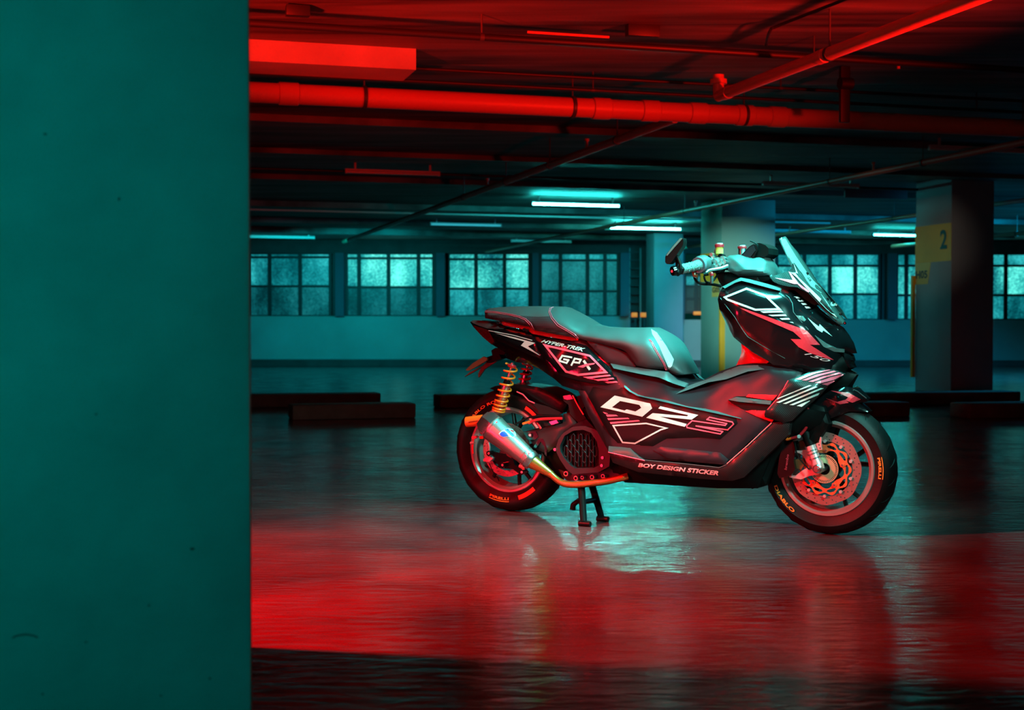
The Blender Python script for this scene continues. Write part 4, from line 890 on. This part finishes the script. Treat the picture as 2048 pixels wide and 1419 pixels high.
panel('turn_signal', Q(4, (868, 862, .172), (930, 868, .16), (1000, 930, .145), (1060, 992, .13), (1000, 990, .15), (930, 940, .165)), (), mat('signal_glass', (.12, .13, .13), .08, coat=1.0), SC, mode='plate', t=.02, rnd=.005, rr=2)
panel('headlight_lens', Q(4, (1060, 1065, .158), (1120, 1110, .14), (1180, 1150, .12), (1270, 1195, .095), (1350, 1205, .055), (1350, 1238, .055), (1260, 1232, .09), (1150, 1180, .13)), (), mat('headlight_glass', (.10, .11, .11), .06, coat=1.0), SC, mode='plate', t=.02, rnd=.006, rr=2)
panel('chin_cover', Q(6, (1100, 300, .09), (1250, 160, .03), (1330, 200, .02), (1350, 330, .012), (1290, 355, .02), (1250, 372, .03), (1392, 412, .015), (1275, 558, .04), (1080, 595, .06), (960, 640, .08), (1000, 480, .1)), Q(6, (1180, 300, .07), (1200, 450, .07)), M_blk, SC, rnd=.006, step=7)
panel('nose_intake', Q(6, (1235, 150, .05), (1300, 175, .035), (1345, 240, .02), (1320, 260, .025), (1360, 325, .02), (1300, 330, .03), (1250, 270, .045)), (), M_gls, SC, mode='plate', t=.02, rnd=.006, rr=2)
# red inner shield
panel('inner_leg_shield', Q(4, (318, 1150, .11), (430, 1235, .12), (600, 1330, .13), (560, 1365, .13), (400, 1385, .12), (290, 1402, .11), (262, 1376, .105), (300, 1300, .1), (318, 1240, .1)), (), M_red, SC, rnd=.01, rr=4)
# winglet with stripes
wing = panel('winglet', Q(6, (288, 885, .215), (300, 842, .215), (430, 700, .212), (515, 575, .208), (580, 470, .2), (640, 450, .19), (820, 383, .16), (1000, 347, .13), (1110, 350, .11), (1245, 402, .09), (1110, 500, .12), (1040, 542, .135), (960, 642, .155), (850, 742, .175), (720, 860, .195), (620, 960, .2), (520, 985, .205), (400, 948, .21), (298, 918, .213)),
             Q(6, (620, 480, .215), (1020, 545, .165), (900, 640, .19), (400, 880, .228)), M_carb, SC, mode='plate', t=.02, rnd=.006, rr=2, step=7)
merge_decal('red_stripes', [[Q(6, *p)] for p in (((655, 465), (860, 385), (1060, 350), (1082, 354), (900, 397), (720, 470)), ((735, 476), (920, 407), (1120, 362), (1152, 372), (960, 422), (790, 480)), ((815, 492), (1000, 427), (1180, 382), (1212, 394), (1040, 437), (868, 497)), ((890, 507), (1080, 442), (1225, 402), (1236, 412), (1120, 472), (958, 512)), ((975, 522), (1120, 482), (1130, 488), (1042, 538)))], M_pink, [wing])
merge_decal('white_stripes', [[Q(6, *p)] for p in (((445, 692), (825, 535), (855, 538), (425, 712)), ((430, 741), (895, 550), (925, 556), (470, 746)), ((510, 756), (965, 568), (1000, 573), (550, 759)), ((590, 771), (920, 636), (950, 629), (930, 656), (635, 774)), ((675, 781), (830, 718), (836, 723), (735, 794)))], M_wht, [wing])
q = project(Q(6, (330, 830), (440, 700), (520, 580), (575, 480)), [SURF[wing['_s']]], .21, .001); tube('edge_line', q, .0022, M_redd, wing, 6)
# front mudguard
mg = panel('front_mudguard', Q(6, (860, 770, .08), (1000, 645, .078), (1090, 592, .075), (1280, 556, .06), (1355, 576, .045), (1540, 695, .012), (1532, 724, .012), (1420, 752, .03), (1470, 795, .03), (1530, 852, .03), (1300, 850, .06), (1150, 905, .068), (1000, 965, .07), (880, 960, .072), (840, 850, .075)), Q(6, (1160, 640, .09), (1200, 760, .085), (1400, 680, .055)), M_gls, SC, rnd=.006, step=6)
merge_decal('red_decal', [[Q(6, (1080, 600), (1300, 628), (1440, 705), (1340, 745), (1252, 715), (1290, 680), (1200, 640))], [Q(6, (1020, 690), (1160, 735), (1250, 710), (1297, 745), (1190, 763))]], M_redd, [mg])
tube('mudguard_trim', project(Q(6, (1355, 590), (1400, 610), (1450, 650), (1505, 692)), [SURF[mg['_s']]], .04, .002), .0025, M_hub, mg, 6)
panel('mudguard_bracket', Q(6, (620, 960, .1), (850, 760, .1), (1000, 800, .1), (1060, 1000, .1), (960, 1150, .1), (840, 1260, .1), (780, 1200, .1), (820, 1000, .1)), (), M_blk, SC, step=12)
panel('radiator_guard', Q(7, (250, 420, .13), (300, 260, .14), (480, 190, .15), (680, 90, .14), (860, 120, .12), (820, 250, .11), (640, 330, .11), (480, 420, .11), (360, 600, .1), (260, 860, .1), (120, 900, .1), (60, 700, .12)), (), M_blk, SC, step=14)

# ---- windscreen: curved blade between its near and far edges
def blade(name, rows, bulge, t, m, parent, n=10):
    V = []; Fc = []
    for (nx, ny, nl, fx, fy, fl) in rows:
        a, b = bp(nx, ny, nl), bp(fx, fy, fl)
        for i in range(n + 1):
            s_ = i / n; p = a.lerp(b, s_) + Vector((bulge * 4 * s_ * (1 - s_), 0, bulge * 1.2 * s_ * (1 - s_))); V.append(p)
    r = len(rows); k = n + 1
    tr = [(j * k + i, j * k + i + 1, (j + 1) * k + i + 1, (j + 1) * k + i) for j in range(r - 1) for i in range(n)]
    N = len(V); V2 = [p + Vector((-t, 0, -t * .3)) for p in V]
    fs = tr + [tuple(N + i for i in f[::-1]) for f in tr] + [(a, b, N + b, N + a) for a, b in bedges(tr)]
    o = frompy(name, V + V2, fs, m, parent, True, 50)
    SURF[o.name] = BVHTree.FromPolygons([tuple(p) for p in V], tr); o['_s'] = o.name; return o
rows = []
for (a, b, l) in (((715, 78), (745, 68), .02), ((712, 90), (768, 80), .024), ((745, 165), (820, 150), .034), ((790, 260), (890, 222), .046), ((825, 345), (960, 325), .060), ((880, 440), (1040, 440), .068), ((960, 560), (1130, 575), .074), ((1050, 680), (1215, 695), .075), ((1140, 780), (1290, 805), .066), ((1230, 870), (1345, 890), .05), ((1305, 938), (1375, 950), .03), ((1330, 955), (1368, 958), .02)):
    a = Q(4, a)[0]; b = Q(4, b)[0]; rows.append((a[0], a[1], l, b[0], b[1], -l))
ws = blade('windscreen', rows, .012, .005, M_visor, SC)
decal('painted_sheen', [Q(4, (716, 92), (764, 84), (800, 150), (870, 262), (985, 430), (1040, 500), (1128, 590), (1130, 640), (1010, 560), (930, 430), (830, 330), (750, 170))], M_visg, [ws], .05, .0015)  # pale patch painting the sheen on the smoked screen
cs = panel('screen_side_panel', Q(4, (606, 474, .105), (700, 445, .09), (800, 412, .078), (826, 388, .074), (830, 350, .07), (850, 330, .068), (930, 450, .076), (1010, 560, .08), (1130, 700, .084), (1220, 800, .08), (1310, 905, .06), (1230, 860, .075), (1100, 745, .09), (1000, 640, .098), (880, 575, .104), (800, 572, .108), (700, 550, .11), (640, 520, .11)), (), M_carb2, SC, mode='plate', t=.008, rnd=.003, rr=2, step=6)
decal('red_bolt', [Q(4, (655, 482), (838, 505), (795, 418), (812, 424), (900, 540), (1012, 618), (1000, 632), (930, 590), (885, 545), (850, 545))], M_pink, [cs, ws])
merge_decal('white_outline', [[Q(4, (838, 310), (892, 440), (862, 428), (900, 480), (1080, 650), (1200, 770), (1306, 905), (1180, 800), (1040, 655), (880, 480), (815, 425), (868, 432), (872, 420))]], M_wht, [cs, ws], off=.0035)
decal('white_streak', [Q(4, (1120, 640), (1180, 720), (1250, 830), (1306, 905), (1230, 800), (1160, 700))], M_wht, [ws], off=.003)
textdecal('screen_lettering', '@do', Q(4, (1225, 724), (1290, 738), (1285, 775), (1222, 765)), M_wht, [ws], bold=.02)
for p in ((985, 440), (1190, 700), (1325, 850), (1365, 940)):
    a = project(Q(4, p), [SURF[ws['_s']]], .03, .0)[0]; lathe('screen_bolt', [(0, -.006), (.004, -.007), (.0055, -.004), (.0055, .002)], M_gls, ws, (a.x, a.y, a.z), 16, False)
# screen bracket
pslab('screen_bracket', Q(4, (985, 650), (1040, 660), (1100, 740), (1060, 760), (1000, 700)), .08, .03, M_blk, SC)
pslab('screen_bracket', Q(4, (600, 560), (800, 570), (1000, 640), (1050, 760), (960, 700), (860, 610), (760, 600)), .06, .10, M_blk, SC)

# ---- handlebar area
hc = panel('handlebar_cover', Q(5, (1025, 500, .10), (1032, 440, .10), (1075, 408, .09), (1200, 398, .08), (1300, 430, .07), (1400, 440, .06), (1550, 430, .04), (1575, 460, .04), (1650, 690, .07), (1560, 695, .08), (1200, 690, .10), (1060, 620, .11)), Q(5, (1090, 425, .105), (1250, 560, .12), (1320, 600, .125), (1545, 612, .105), (1310, 535, .105), (1200, 640, .128), (1560, 680, .1)), M_hub, SC, rnd=.003, rr=1.5, step=4, lap=2, ang=32)
panel('steering_neck', Q(5, (880, 640, .08), (1060, 630, .09), (1200, 695, .09), (1640, 700, .09), (1600, 745, .085), (1500, 775, .08), (1400, 830, .08), (1350, 1000, .08), (1100, 1000, .08), (975, 830, .08), (930, 760, .07)), (), M_blk, SC, step=9)
disp = pslab('instrument_display', Q(5, (1172, 478), (1215, 420), (1345, 285), (1400, 255), (1448, 275), (1452, 335), (1400, 440), (1330, 530), (1220, 512)), .065, .13, M_sat, SC)
pslab('display_bezel', Q(5, (1190, 478), (1345, 300), (1395, 275), (1425, 340), (1300, 505), (1225, 500)), .068, .01, M_mat, SC)
pslab('display_hood', Q(5, (1440, 245), (1480, 240), (1560, 270), (1598, 310), (1602, 390), (1540, 440), (1430, 440), (1380, 400)), .05, .12, M_blk, SC)
tube('phone_hook', [bp(*Q(5, (1352, 212))[0], .05), bp(*Q(5, (1405, 235))[0], .05), bp(*Q(5, (1462, 272))[0], .05)], .0025, M_blk, SC, 8)
# right grip: from outer bar end to the throttle housing
go = bp(*Q(5, (410, 600))[0], .345); gi = bp(*Q(5, (655, 540))[0], .215)
gd = (gi - go)
hb = tube('handlebar', [go - gd * .15, gi, Vector((gi.x + .03, -.05, gi.z)), Vector((gi.x + .03, .05, gi.z)), Vector((gi.x, -gi.y, gi.z)), Vector((go.x, -go.y, go.z))], .011, M_blk, SC, 12)
gr = tube('grip', [go, go + gd * .02, go + gd * .5, go + gd * .93, go + gd], [.0165, .0185, .0178, .0185, .024], M_grip, SC, 20); gr['label'] = 'grey rubber grip'
V, Fc = [], []
for k in range(14):
    for j in range(3):
        a = 2 * PI * j / 14 * 5 + k * .45; p = go + gd * (.08 + .06 * k)
        u = gd.normalized().orthogonal().normalized(); v_ = gd.normalized().cross(u)
        q = p + (u * math.cos(a) + v_ * math.sin(a)) * .0178; tubegeo([q, q + gd * .035], .002, 6, True, V, Fc)
frompy('grip_rib', V, Fc, M_grip, gr)
tube('grip', [Vector((p.x, -p.y, p.z)) for p in (go, go + gd * .93, gi)], [.018, .0185, .024], M_grip, SC, 16)
be = bp(*Q(5, (300, 622))[0], .372)
tube('bar_end', [be, be + (go - be) * .3, be + (go - be) * .45, go + gd * .02], [.0175, .019, .015, .0185], M_gls, SC, 18)
tube('bar_end_bolt', [be - gd * .02, be + gd * .01], .005, M_brkt, SC, 10)
tube('mirror_clamp', [bp(*Q(5, (350, 640))[0], .36), bp(*Q(5, (430, 580))[0], .34)], .0165, M_blk, SC, 16)
tube('mirror_stem', [bp(*Q(5, p)[0], .36) for p in ((415, 590), (405, 520), (372, 440), (362, 425))], .0065, M_blk, SC, 10, True)
tube('mirror_stem', [bp(*Q(5, p)[0], .355) for p in ((360, 600), (362, 520), (355, 440))], .005, M_blk, SC, 10, True)
mi = pslab('mirror', Q(5, (206, 500), (205, 430), (218, 398), (300, 290), (395, 184), (415, 172), (440, 175), (452, 210), (448, 262), (428, 296), (380, 370), (345, 420), (300, 490), (262, 522), (225, 524)), .375, .035, M_blk, SC)
mi['label'] = 'black bar-end mirror seen edge-on'
pslab('mirror_rim', Q(5, (218, 405), (300, 295), (400, 182), (418, 172), (440, 178), (330, 300), (232, 415)), .377, .04, M_visg, SC)
# throttle housing rings and switch cluster
gn = gd.normalized()
tube('throttle_ring', [gi - gn * .004, gi + gn * .012], .030, mat('purple_grey_plastic', (.10, .08, .10), .4), SC, 26)
tube('throttle_housing', [gi + gn * .012, gi + gn * .018, gi + gn * .040, gi + gn * .048], [.030, .034, .034, .026], M_hub, SC, 26)
tube('switch_cluster', [gi + gn * .045, gi + gn * .06, gi + gn * .12, gi + gn * .13], [.024, .028, .026, .016], M_sat, SC, 18)
for i, (x, y, r) in enumerate(((800, 470, .010), (850, 440, .008), (880, 500, .012), (930, 470, .010), (950, 520, .011), (985, 450, .009), (1000, 500, .012), (860, 560, .010), (900, 540, .012), (840, 400, .007))):
    p = bp(*Q(5, (x, y))[0], .17 - (x - 800) * .0003); tube('switch_button', [p - Y_ * .012, p + Y_ * .02], r, M_alu, SC, 10)
for (x, y, r) in ((780, 500, .009), (830, 520, .011), (960, 420, .009), (1010, 470, .010), (940, 600, .012), (880, 610, .010), (1000, 560, .012), (810, 440, .008)):
    p = bp(*Q(5, (x, y))[0], .16 - (x - 800) * .0003); tube('lever_perch', [p - Y_ * .012, p + Y_ * .03], r, M_blk, SC, 10)
lv = tube('brake_lever', [bp(*Q(5, p)[0], l) for p, l in (((745, 665), .24), ((765, 640), .235), ((800, 612), .22), ((880, 595), .20), ((970, 578), .18), ((1045, 552), .16))], [.0045, .0055, .006, .006, .007, .008], M_alu, SC, 12, True)
tube('lever_tip', [bp(*Q(5, (725, 668))[0], .245), bp(*Q(5, (790, 655))[0], .238)], .0075, M_blk, SC, 10)
def pot(px, py, lat, w_, h, cap, cup, nm, hcap=.012):
    p = bp(*Q(5, (px, py))[0], lat)
    o = tube(nm, [p, p + Z_ * (h - hcap)], w_ * .84, cup, SC, 20)
    tube('cap', [p + Z_ * (h - hcap), p + Z_ * (h - hcap + .001), p + Z_ * (h - .002), p + Z_ * h], [w_ * .9, w_, w_, w_ * .9], cap, o, 20)
    tube('cap_disc', [p + Z_ * h, p + Z_ * (h + .004)], w_ * .7, M_wht, o, 20); return o
pot(938, 385, .13, .0175, .036, M_red, M_clear, 'brake_fluid_reservoir')
pot(1245, 400, -.05, .0175, .033, M_red, M_alu, 'front_fluid_reservoir', .010)
tube('reservoir_bracket', [bp(*Q(5, p)[0], .13) for p in ((880, 395), (880, 330), (905, 345))], .004, M_alu, SC, 8)
tube('control_cable', [bp(*Q(5, p)[0], l) for p, l in (((590, 665), .2), ((605, 720), .2), ((640, 770), .19), ((720, 795), .17), ((830, 800), .13), ((960, 825), .09))], .005, M_blk, SC, 8, True)
tube('control_cable', [bp(*Q(5, p)[0], l) for p, l in (((730, 690), .2), ((745, 745), .18), ((790, 780), .15), ((960, 815), .09))], .004, M_blk, SC, 8, True)
tube('control_cable', [bp(*Q(5, p)[0], l) for p, l in (((830, 700), .17), ((850, 750), .15), ((900, 690), .12), ((930, 640), .1))], .004, M_blk, SC, 8, True)
p = bp(*Q(5, (832, 665))[0], .18); tube('red_adjuster', [p - Z_ * .008, p - Z_ * .004, p + Z_ * .004, p + Z_ * .008], [.004, .008, .008, .004], M_red, SC, 14)
p = bp(*Q(5, (835, 715))[0], .18); tube('adjuster_barrel', [p - Z_ * .02, p + Z_ * .016], .006, M_hub, SC, 10)
tube('cable_elbow', [bp(*Q(5, p)[0], .215) for p in ((590, 630), (600, 680), (640, 690))], .008, M_brn, SC, 10)

# ---- rear end: plate holder, hugger, shocks
pslab('plate_holder_arm', Q(1, (520, 610), (560, 585), (620, 590), (660, 630), (650, 655), (600, 650), (620, 690), (480, 740), (440, 690), (530, 660)), .03, .05, M_blk, SC)
pslab('number_plate', Q(1, (262, 805), (330, 740), (440, 672), (478, 690), (470, 712), (400, 755), (300, 812), (270, 816)), .06, .012, M_brn, SC)
pslab('plate_reflector', Q(1, (245, 878), (300, 832), (430, 768), (500, 700), (560, 680), (620, 675), (560, 730), (450, 800), (390, 885), (385, 850), (420, 780), (320, 840)), .0, .012, M_brn, SC)
hg = panel('rear_hugger', Q(1, (502, 995, .06), (560, 970, .07), (700, 950, .075), (860, 958, .078), (1010, 985, .08), (1150, 1050, .082), (1290, 1150, .085), (1250, 1240, .085), (1150, 1240, .082), (1000, 1140, .08), (860, 1060, .078), (780, 1030, .075), (680, 1020, .07), (560, 1018, .06)), Q(1, (860, 1000, .09),), M_sat, SC, rnd=.01, rr=4)
pslab('hugger_side', Q(1, (775, 1030), (830, 1045), (900, 1120), (950, 1142), (1100, 1180), (1240, 1245), (1200, 1265), (1090, 1262), (1005, 1255), (985, 1200), (930, 1150), (860, 1090)), .092, .01, M_carb2, SC)
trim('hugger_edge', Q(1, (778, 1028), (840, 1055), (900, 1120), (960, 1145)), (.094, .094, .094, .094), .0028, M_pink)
def shock(top_, bot, lat, nm, r, turns, mspring, tight):
    a = bp(*top_, lat); b = bp(*bot, lat); d = b - a; L_ = d.length; dn = d.normalized(); u = dn.orthogonal().normalized(); v_ = dn.cross(u)
    o = tube(nm, [a, a + d * .45], .0065, M_alu, SC, 14)
    tube('damper_body', [a + d * .42, a + d * .44, a + d * .98, b], [.012, .0175, .0175, .014], M_alu, o, 18)
    tube('spring_seat', [a + d * .03, a + d * .05, a + d * .09], [.01, .02, .016], M_red if 'far' not in nm else M_red, o, 18)
    tube('bump_stop', [a + d * .36, a + d * .45], .014, M_blk, o, 14)
    P = []; n = turns * 18
    for i in range(n + 1):
        t = i / n; s_ = (1 - (1 - t) ** tight) if tight != 1 else t
        an = 2 * PI * turns * t; P.append(a + d * (.04 + .95 * s_) + (u * math.cos(an) + v_ * math.sin(an)) * r)
    tube('spring', P, .0042, mspring, o, 8); return o
shock(Q(1, (737, 735))[0], Q(1, (590, 1225))[0], .125, 'shock_absorber', .0255, 9, M_spring, 1.45)
shock(Q(1, (893, 745))[0], Q(1, (845, 960))[0], -.11, 'shock_absorber', .0235, 4, M_red, 1.0)
# ---- side brackets in carbon
pslab('mount_bracket', Q(1, (1240, 1070), (1330, 1055), (1380, 1160), (1430, 1220), (1480, 1300), (1400, 1340), (1320, 1260), (1300, 1160), (1250, 1120)), .12, .015, M_carb2, SC)
pslab('red_tab', Q(1, (1250, 1072), (1320, 1060), (1345, 1100), (1290, 1110), (1258, 1100)), .124, .006, M_red, SC)
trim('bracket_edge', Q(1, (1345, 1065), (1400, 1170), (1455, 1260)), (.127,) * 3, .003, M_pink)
pslab('mount_bracket', Q(1, (1385, 1075), (1430, 1062), (1500, 1095), (1500, 1130), (1450, 1200), (1420, 1180)), .13, .03, M_blk, SC)
pslab('lower_bracket', Q(2, (1330, 360), (1480, 290), (1560, 380), (1690, 420), (1735, 470), (1710, 510), (1620, 480), (1500, 410), (1400, 380)), .135, .02, M_sat, SC)
p = bp(*Q(2, (1678, 462))[0], .14); tube('bracket_bolt', [p - Y_ * .006, p + Y_ * .01], .009, M_blk, SC, 14)
# ---- swingarm, engine case, grille
panel('swingarm', Q(2, (840, 420, .09), (980, 400, .1), (1130, 355, .11), (1245, 335, .11), (1250, 240, .11), (1330, 220, .11), (1400, 360, .12), (1250, 430, .12), (1190, 560, .12), (1080, 640, .11), (980, 600, .1), (900, 480, .09)), (), M_crank, SC, mode='plate', t=.05, rnd=.012, rr=5)
pslab('heat_guard', Q(2, (845, 425), (970, 418), (1000, 470), (960, 500), (880, 500), (865, 460)), .115, .02, M_gls, SC)
tube('red_hose', [bp(*Q(2, p)[0], .13) for p in ((900, 335), (960, 305), (1050, 290), (1240, 285))], .006, M_red, SC, 10, True)
tube('orange_connector', [bp(*Q(2, p)[0], .132) for p in ((840, 340), (912, 318))], .0055, M_spring, SC, 10)
tube('black_hose', [bp(*Q(2, p)[0], .12) for p in ((760, 350), (850, 300), (960, 265), (1240, 262))], .004, M_blk, SC, 8, True)
tube('red_hose', [bp(*Q(2, p)[0], .11) for p in ((985, 325), (1005, 355), (1025, 390))], .005, M_red, SC, 10, True)
pslab('small_connector', Q(2, (1105, 320), (1180, 300), (1200, 330), (1130, 352)), .125, .02, M_alu, SC)
oct_o = Q(2, (1168, 600), (1200, 500), (1240, 440), (1340, 372), (1460, 362), (1570, 395), (1690, 500), (1725, 640), (1715, 770), (1600, 832), (1345, 852), (1282, 800), (1215, 700))
oct_i = Q(2, (1215, 560), (1262, 460), (1350, 410), (1450, 400), (1530, 430), (1590, 520), (1610, 620), (1610, 760), (1560, 785), (1370, 790), (1320, 760), (1260, 690), (1220, 620))
gf = pslab('radiator_cover', oct_o, .155, .05, M_crank, SC, holes=[oct_i])
pslab('radiator_core', oct_i, .13, .02, M_blk, SC)
# honeycomb bars
V, Fc = [], []
for i in range(11):
    for j in range(5):
        cx_, cy_ = 1240 + i * 37, 440 + j * 118 + (59 if i % 2 else 0)
        hx = [(cx_ - 17, cy_ - 38), (cx_, cy_ - 60), (cx_ + 17, cy_ - 38), (cx_ + 17, cy_ + 38), (cx_, cy_ + 60), (cx_ - 17, cy_ + 38)]
        ps = Q(2, *hx)
        if not all(inside([oct_i], x, y) for x, y in ps): continue
        w3 = [bp(x, y, .145) for x, y in ps]
        for k in range(6): tubegeo([w3[k], w3[(k + 1) % 6]], .0016, 5, True, V, Fc)
frompy('honeycomb_grille', V, Fc, M_crank, gf)
V, Fc = [], []
for i in range(8):
    x = 1290 + i * 38; tubegeo([bp(*Q(2, (x, 440))[0], .135), bp(*Q(2, (x, 770))[0], .135)], .0022, 5, True, V, Fc)
frompy('radiator_fin', V, Fc, M_crank, gf)
for p in ((1648, 682), (1640, 762), (1165, 600)):
    a = bp(*Q(2, p)[0], .157); tube('cover_bolt', [a - Y_ * .003, a + Y_ * .006], .006, M_alu, gf, 10)
pslab('engine_base', Q(2, (1200, 800), (1340, 850), (1600, 835), (1720, 790), (1830, 860), (1860, 900), (1700, 905), (1300, 920), (1240, 880)), .11, .08, M_crank, SC)
for (x, y, r) in ((1275, 845, .010), (1375, 890, .009), (1440, 885, .007), (1540, 880, .009), (1650, 870, .008)):
    a = bp(*Q(2, (x, y))[0], .13); tube('engine_boss', [a, a + Y_ * .03], r, M_brkt, SC, 16); tube('boss_bore', [a - Y_ * .002, a + Y_ * .01], r * .6, M_blk, SC, 12)
# rear caliper and carrier bits
pslab('rear_caliper_bracket', Q(2, (440, 690), (520, 672), (538, 690), (500, 725), (440, 720)), .085, .02, M_brkt, SC)
tube('rear_bracket_arm', [bp(*Q(2, p)[0], .09) for p in ((490, 530), (500, 580), (492, 640))], .006, M_brkt, SC, 10, True)
for (x, y) in ((910, 455), (492, 640), (632, 758), (826, 830)):
    a = bp(*Q(2, (x, y))[0], .12 if x > 900 else .1); tube('rear_boss', [a, a + Y_ * .03], .011, M_gls, SC, 16)
for (x, y) in ((910, 455), (492, 640), (632, 758), (826, 830)):
    a = bp(*Q(2, (x, y))[0], .123 if x > 900 else .103); tube('rear_boss_bolt', [a, a + Y_ * .004], .005, M_brkt, SC, 12)
pslab('rear_caliper', Q(2, (520, 620), (640, 640), (740, 700), (760, 760), (820, 790), (870, 830), (820, 860), (740, 800), (620, 790), (560, 720)), .075, .03, M_gls, SC)
tube('speed_sensor_cable', [bp(*Q(2, p)[0], .09) for p in ((500, 740), (540, 830), (580, 880), (600, 920))], .002, M_blk, SC, 6, True)
pslab('red_bobbin', Q(2, (318, 470), (360, 460), (372, 478), (345, 495), (320, 490)), .1, .02, M_pink, SC)
pslab('amber_bobbin', Q(2, (398, 465), (435, 462), (438, 492), (402, 492)), .1, .02, M_spring, SC)
tube('bobbin_bolt', [bp(*Q(2, p)[0], .1) for p in ((310, 535), (350, 530))], .006, M_brkt, SC, 10)
pslab('cooling_louvre', Q(2, (950, 570), (1000, 490), (1040, 490), (1085, 560), (1080, 670), (1060, 650), (1060, 570), (1020, 520), (970, 590)), .12, .02, M_gls, SC)

# ---- exhaust
LE = .165
A = bp(*Q(2, (525, 372))[0], LE + .012); B = bp(*Q(2, (912, 700))[0], LE - .01)
d = (B - A); dn = d.normalized()
ex = tube('exhaust_silencer', [A, A + d * .03, A + d * .92, B], [.0535, .0555, .0375, .036], M_tit, SC, 40); ex['label'] = 'brushed conical silencer'
def hexa(p, r, tw=0):
    u = dn.cross(Y_).normalized(); v_ = dn.cross(u).normalized()
    return [p + (u * math.cos(tw + k * PI / 3) + v_ * math.sin(tw + k * PI / 3)) * r for k in range(6)]
R1, R2, R3 = hexa(A, .0575), hexa(A - dn * .028, .055), hexa(A - dn * .052, .038)
frompy('silencer_end_cap', R1 + R2 + R3, [(0, 1, 2, 3, 4, 5)[::-1], tuple(range(12, 18))] + [(b * 6 + k, b * 6 + (k + 1) % 6, b * 6 + 6 + (k + 1) % 6, b * 6 + 6 + k) for b in (0, 1) for k in range(6)], mat('black_chrome', (.25, .25, .26), .2, .9), ex)
o1 = bp(*Q(2, (268, 322))[0], LE + .03); o2 = bp(*Q(2, (445, 300))[0], LE + .02)
tipm = frompy('tip', *tubegeo([o1, o1 + (o2 - o1) * .02, o2], [.0205, .0218, .0225], 28, False), M_oran, ex); tipm['label'] = 'orange exhaust tip'
tube('tip_core', [o1 + (o2 - o1) * .08, o2], .018, M_blk, ex, 20)
SURF['tip'] = BVHTree.FromPolygons([tuple(v) for v in tubegeo([o1, o2], [.0218, .0226], 28, False)[0]], tubegeo([o1, o2], [.0218, .0226], 28, False)[1]); tipm['_s'] = 'tip'
tgx = tubegeo([A, A + d * .03, A + d * .92, B], [.0535, .0555, .0375, .036], 40, False); SURF['ex'] = BVHTree.FromPolygons([tuple(v) for v in tgx[0]], tgx[1]); ex['_s'] = 'ex'
def exdecal(name, loopsets, m, off=.0015):
    V = []; Fc = []
    for loops in loopsets:
        v, tr = mesh2d(loops, 3.0); pts = project([(q.x, q.y) for q in v], [SURF['ex']], LE, off); s = len(V); V += pts; Fc += [tuple(i + s for i in f) for f in tr]
    return frompy(name, V, Fc, m, ex, False, recalc=False)
exdecal('badge_ground', [[Q(2, (595, 440), (620, 415), (655, 395), (690, 380), (735, 395), (765, 425), (772, 460), (740, 482), (690, 470), (640, 478), (608, 465))]], M_wht)
exdecal('blue_badge', [[Q(2, (605, 440), (625, 420), (650, 415), (670, 430), (695, 465), (640, 470), (615, 460))], [Q(2, (655, 395), (690, 388), (700, 405), (740, 440), (755, 462), (735, 470), (690, 430), (665, 410))]], M_bluep, .0028)
exdecal('red_badge_stripe', [[Q(2, (712, 398), (738, 405), (752, 425), (722, 412))]], M_redd, .0028)
merge_decal('tip_print', [[Q(2, (287, 318), (384, 303), (384, 315), (288, 330))]], mat('dark_print', (.25, .02, .0), .4), [tipm])
tube('silencer_collar', [A + d * .95, A + d * .97, A + d * 1.06, A + d * 1.08], [.036, .0405, .0375, .033], M_alu, SC, 32)
tube('silencer_band', [A + d * .03, A + d * .06], .0562, M_alu, ex, 40)
tube('silencer_band', [A + d * .86, A + d * .885], .0395, M_alu, ex, 40)
for (x, y) in ((575, 325), (900, 640), (870, 660)):
    q = project(Q(2, (x, y)), [SURF['ex']], LE, 0)[0]; tube('silencer_rivet', [q - Y_ * .002, q + Y_ * .003], .0035, M_alu, ex, 8)
B2 = A + d * 1.07; c2 = bp(*Q(2, (1125, 850))[0], LE - .02)
tube('exhaust_cone', [B2, B2 + (c2 - B2) * .15, c2], [.030, .027, .0145], M_gold, SC, 28)
pts = [c2] + [bp(*Q(2, p)[0], l) for p, l in (((1180, 900), .145), ((1235, 935), .145), ((1300, 952), .145), ((1400, 955), .145), ((1560, 938), .145), ((1700, 918), .14), ((1850, 884), .13), ((1900, 872), .12))]
tube('exhaust_pipe', pts, .0135, M_gold, SC, 20, True)
tube('pipe_weld', [c2 - (c2 - B2).normalized() * .003, c2 + (c2 - B2).normalized() * .003], .0155, M_gold, SC, 20)
# ---- centre stand
s1t = bp(*Q(2, (1432, 960))[0], .11); s1b = bz(*Q(2, (1458, 1348))[0], .012)
s2t = bp(*Q(2, (1540, 960))[0], -.06); s2b = bz(*Q(2, (1640, 1300))[0], .012)
st = tube('centre_stand', [s1t, s1b], [.015, .013], M_sat, SC, 14); st['label'] = 'black centre stand on its two feet'
tube('stand_leg', [s2t, s2b], [.015, .013], M_sat, st, 14)
for b in (s1b, s2b): tube('stand_foot', [b + Vector((-.02, 0, -.001)), b + Vector((.028, 0, -.001))], .011, M_sat, st, 12)
cr = s1t.lerp(s1b, .45); cr2 = s2t.lerp(s2b, .45)
tube('stand_crossbar', [cr, cr2], .01, M_sat, st, 12)
k1 = bp(*Q(2, (1400, 1120))[0], .13); k2 = bp(*Q(2, (1350, 1160))[0], .13); k3 = bp(*Q(2, (1345, 1210))[0], .13)
tube('stand_tang', [cr, k1, k2, k3], [.009, .01, .011, .012], M_sat, st, 12)
for o in list(bpy.data.objects):
    if '_s' in o: del o['_s']
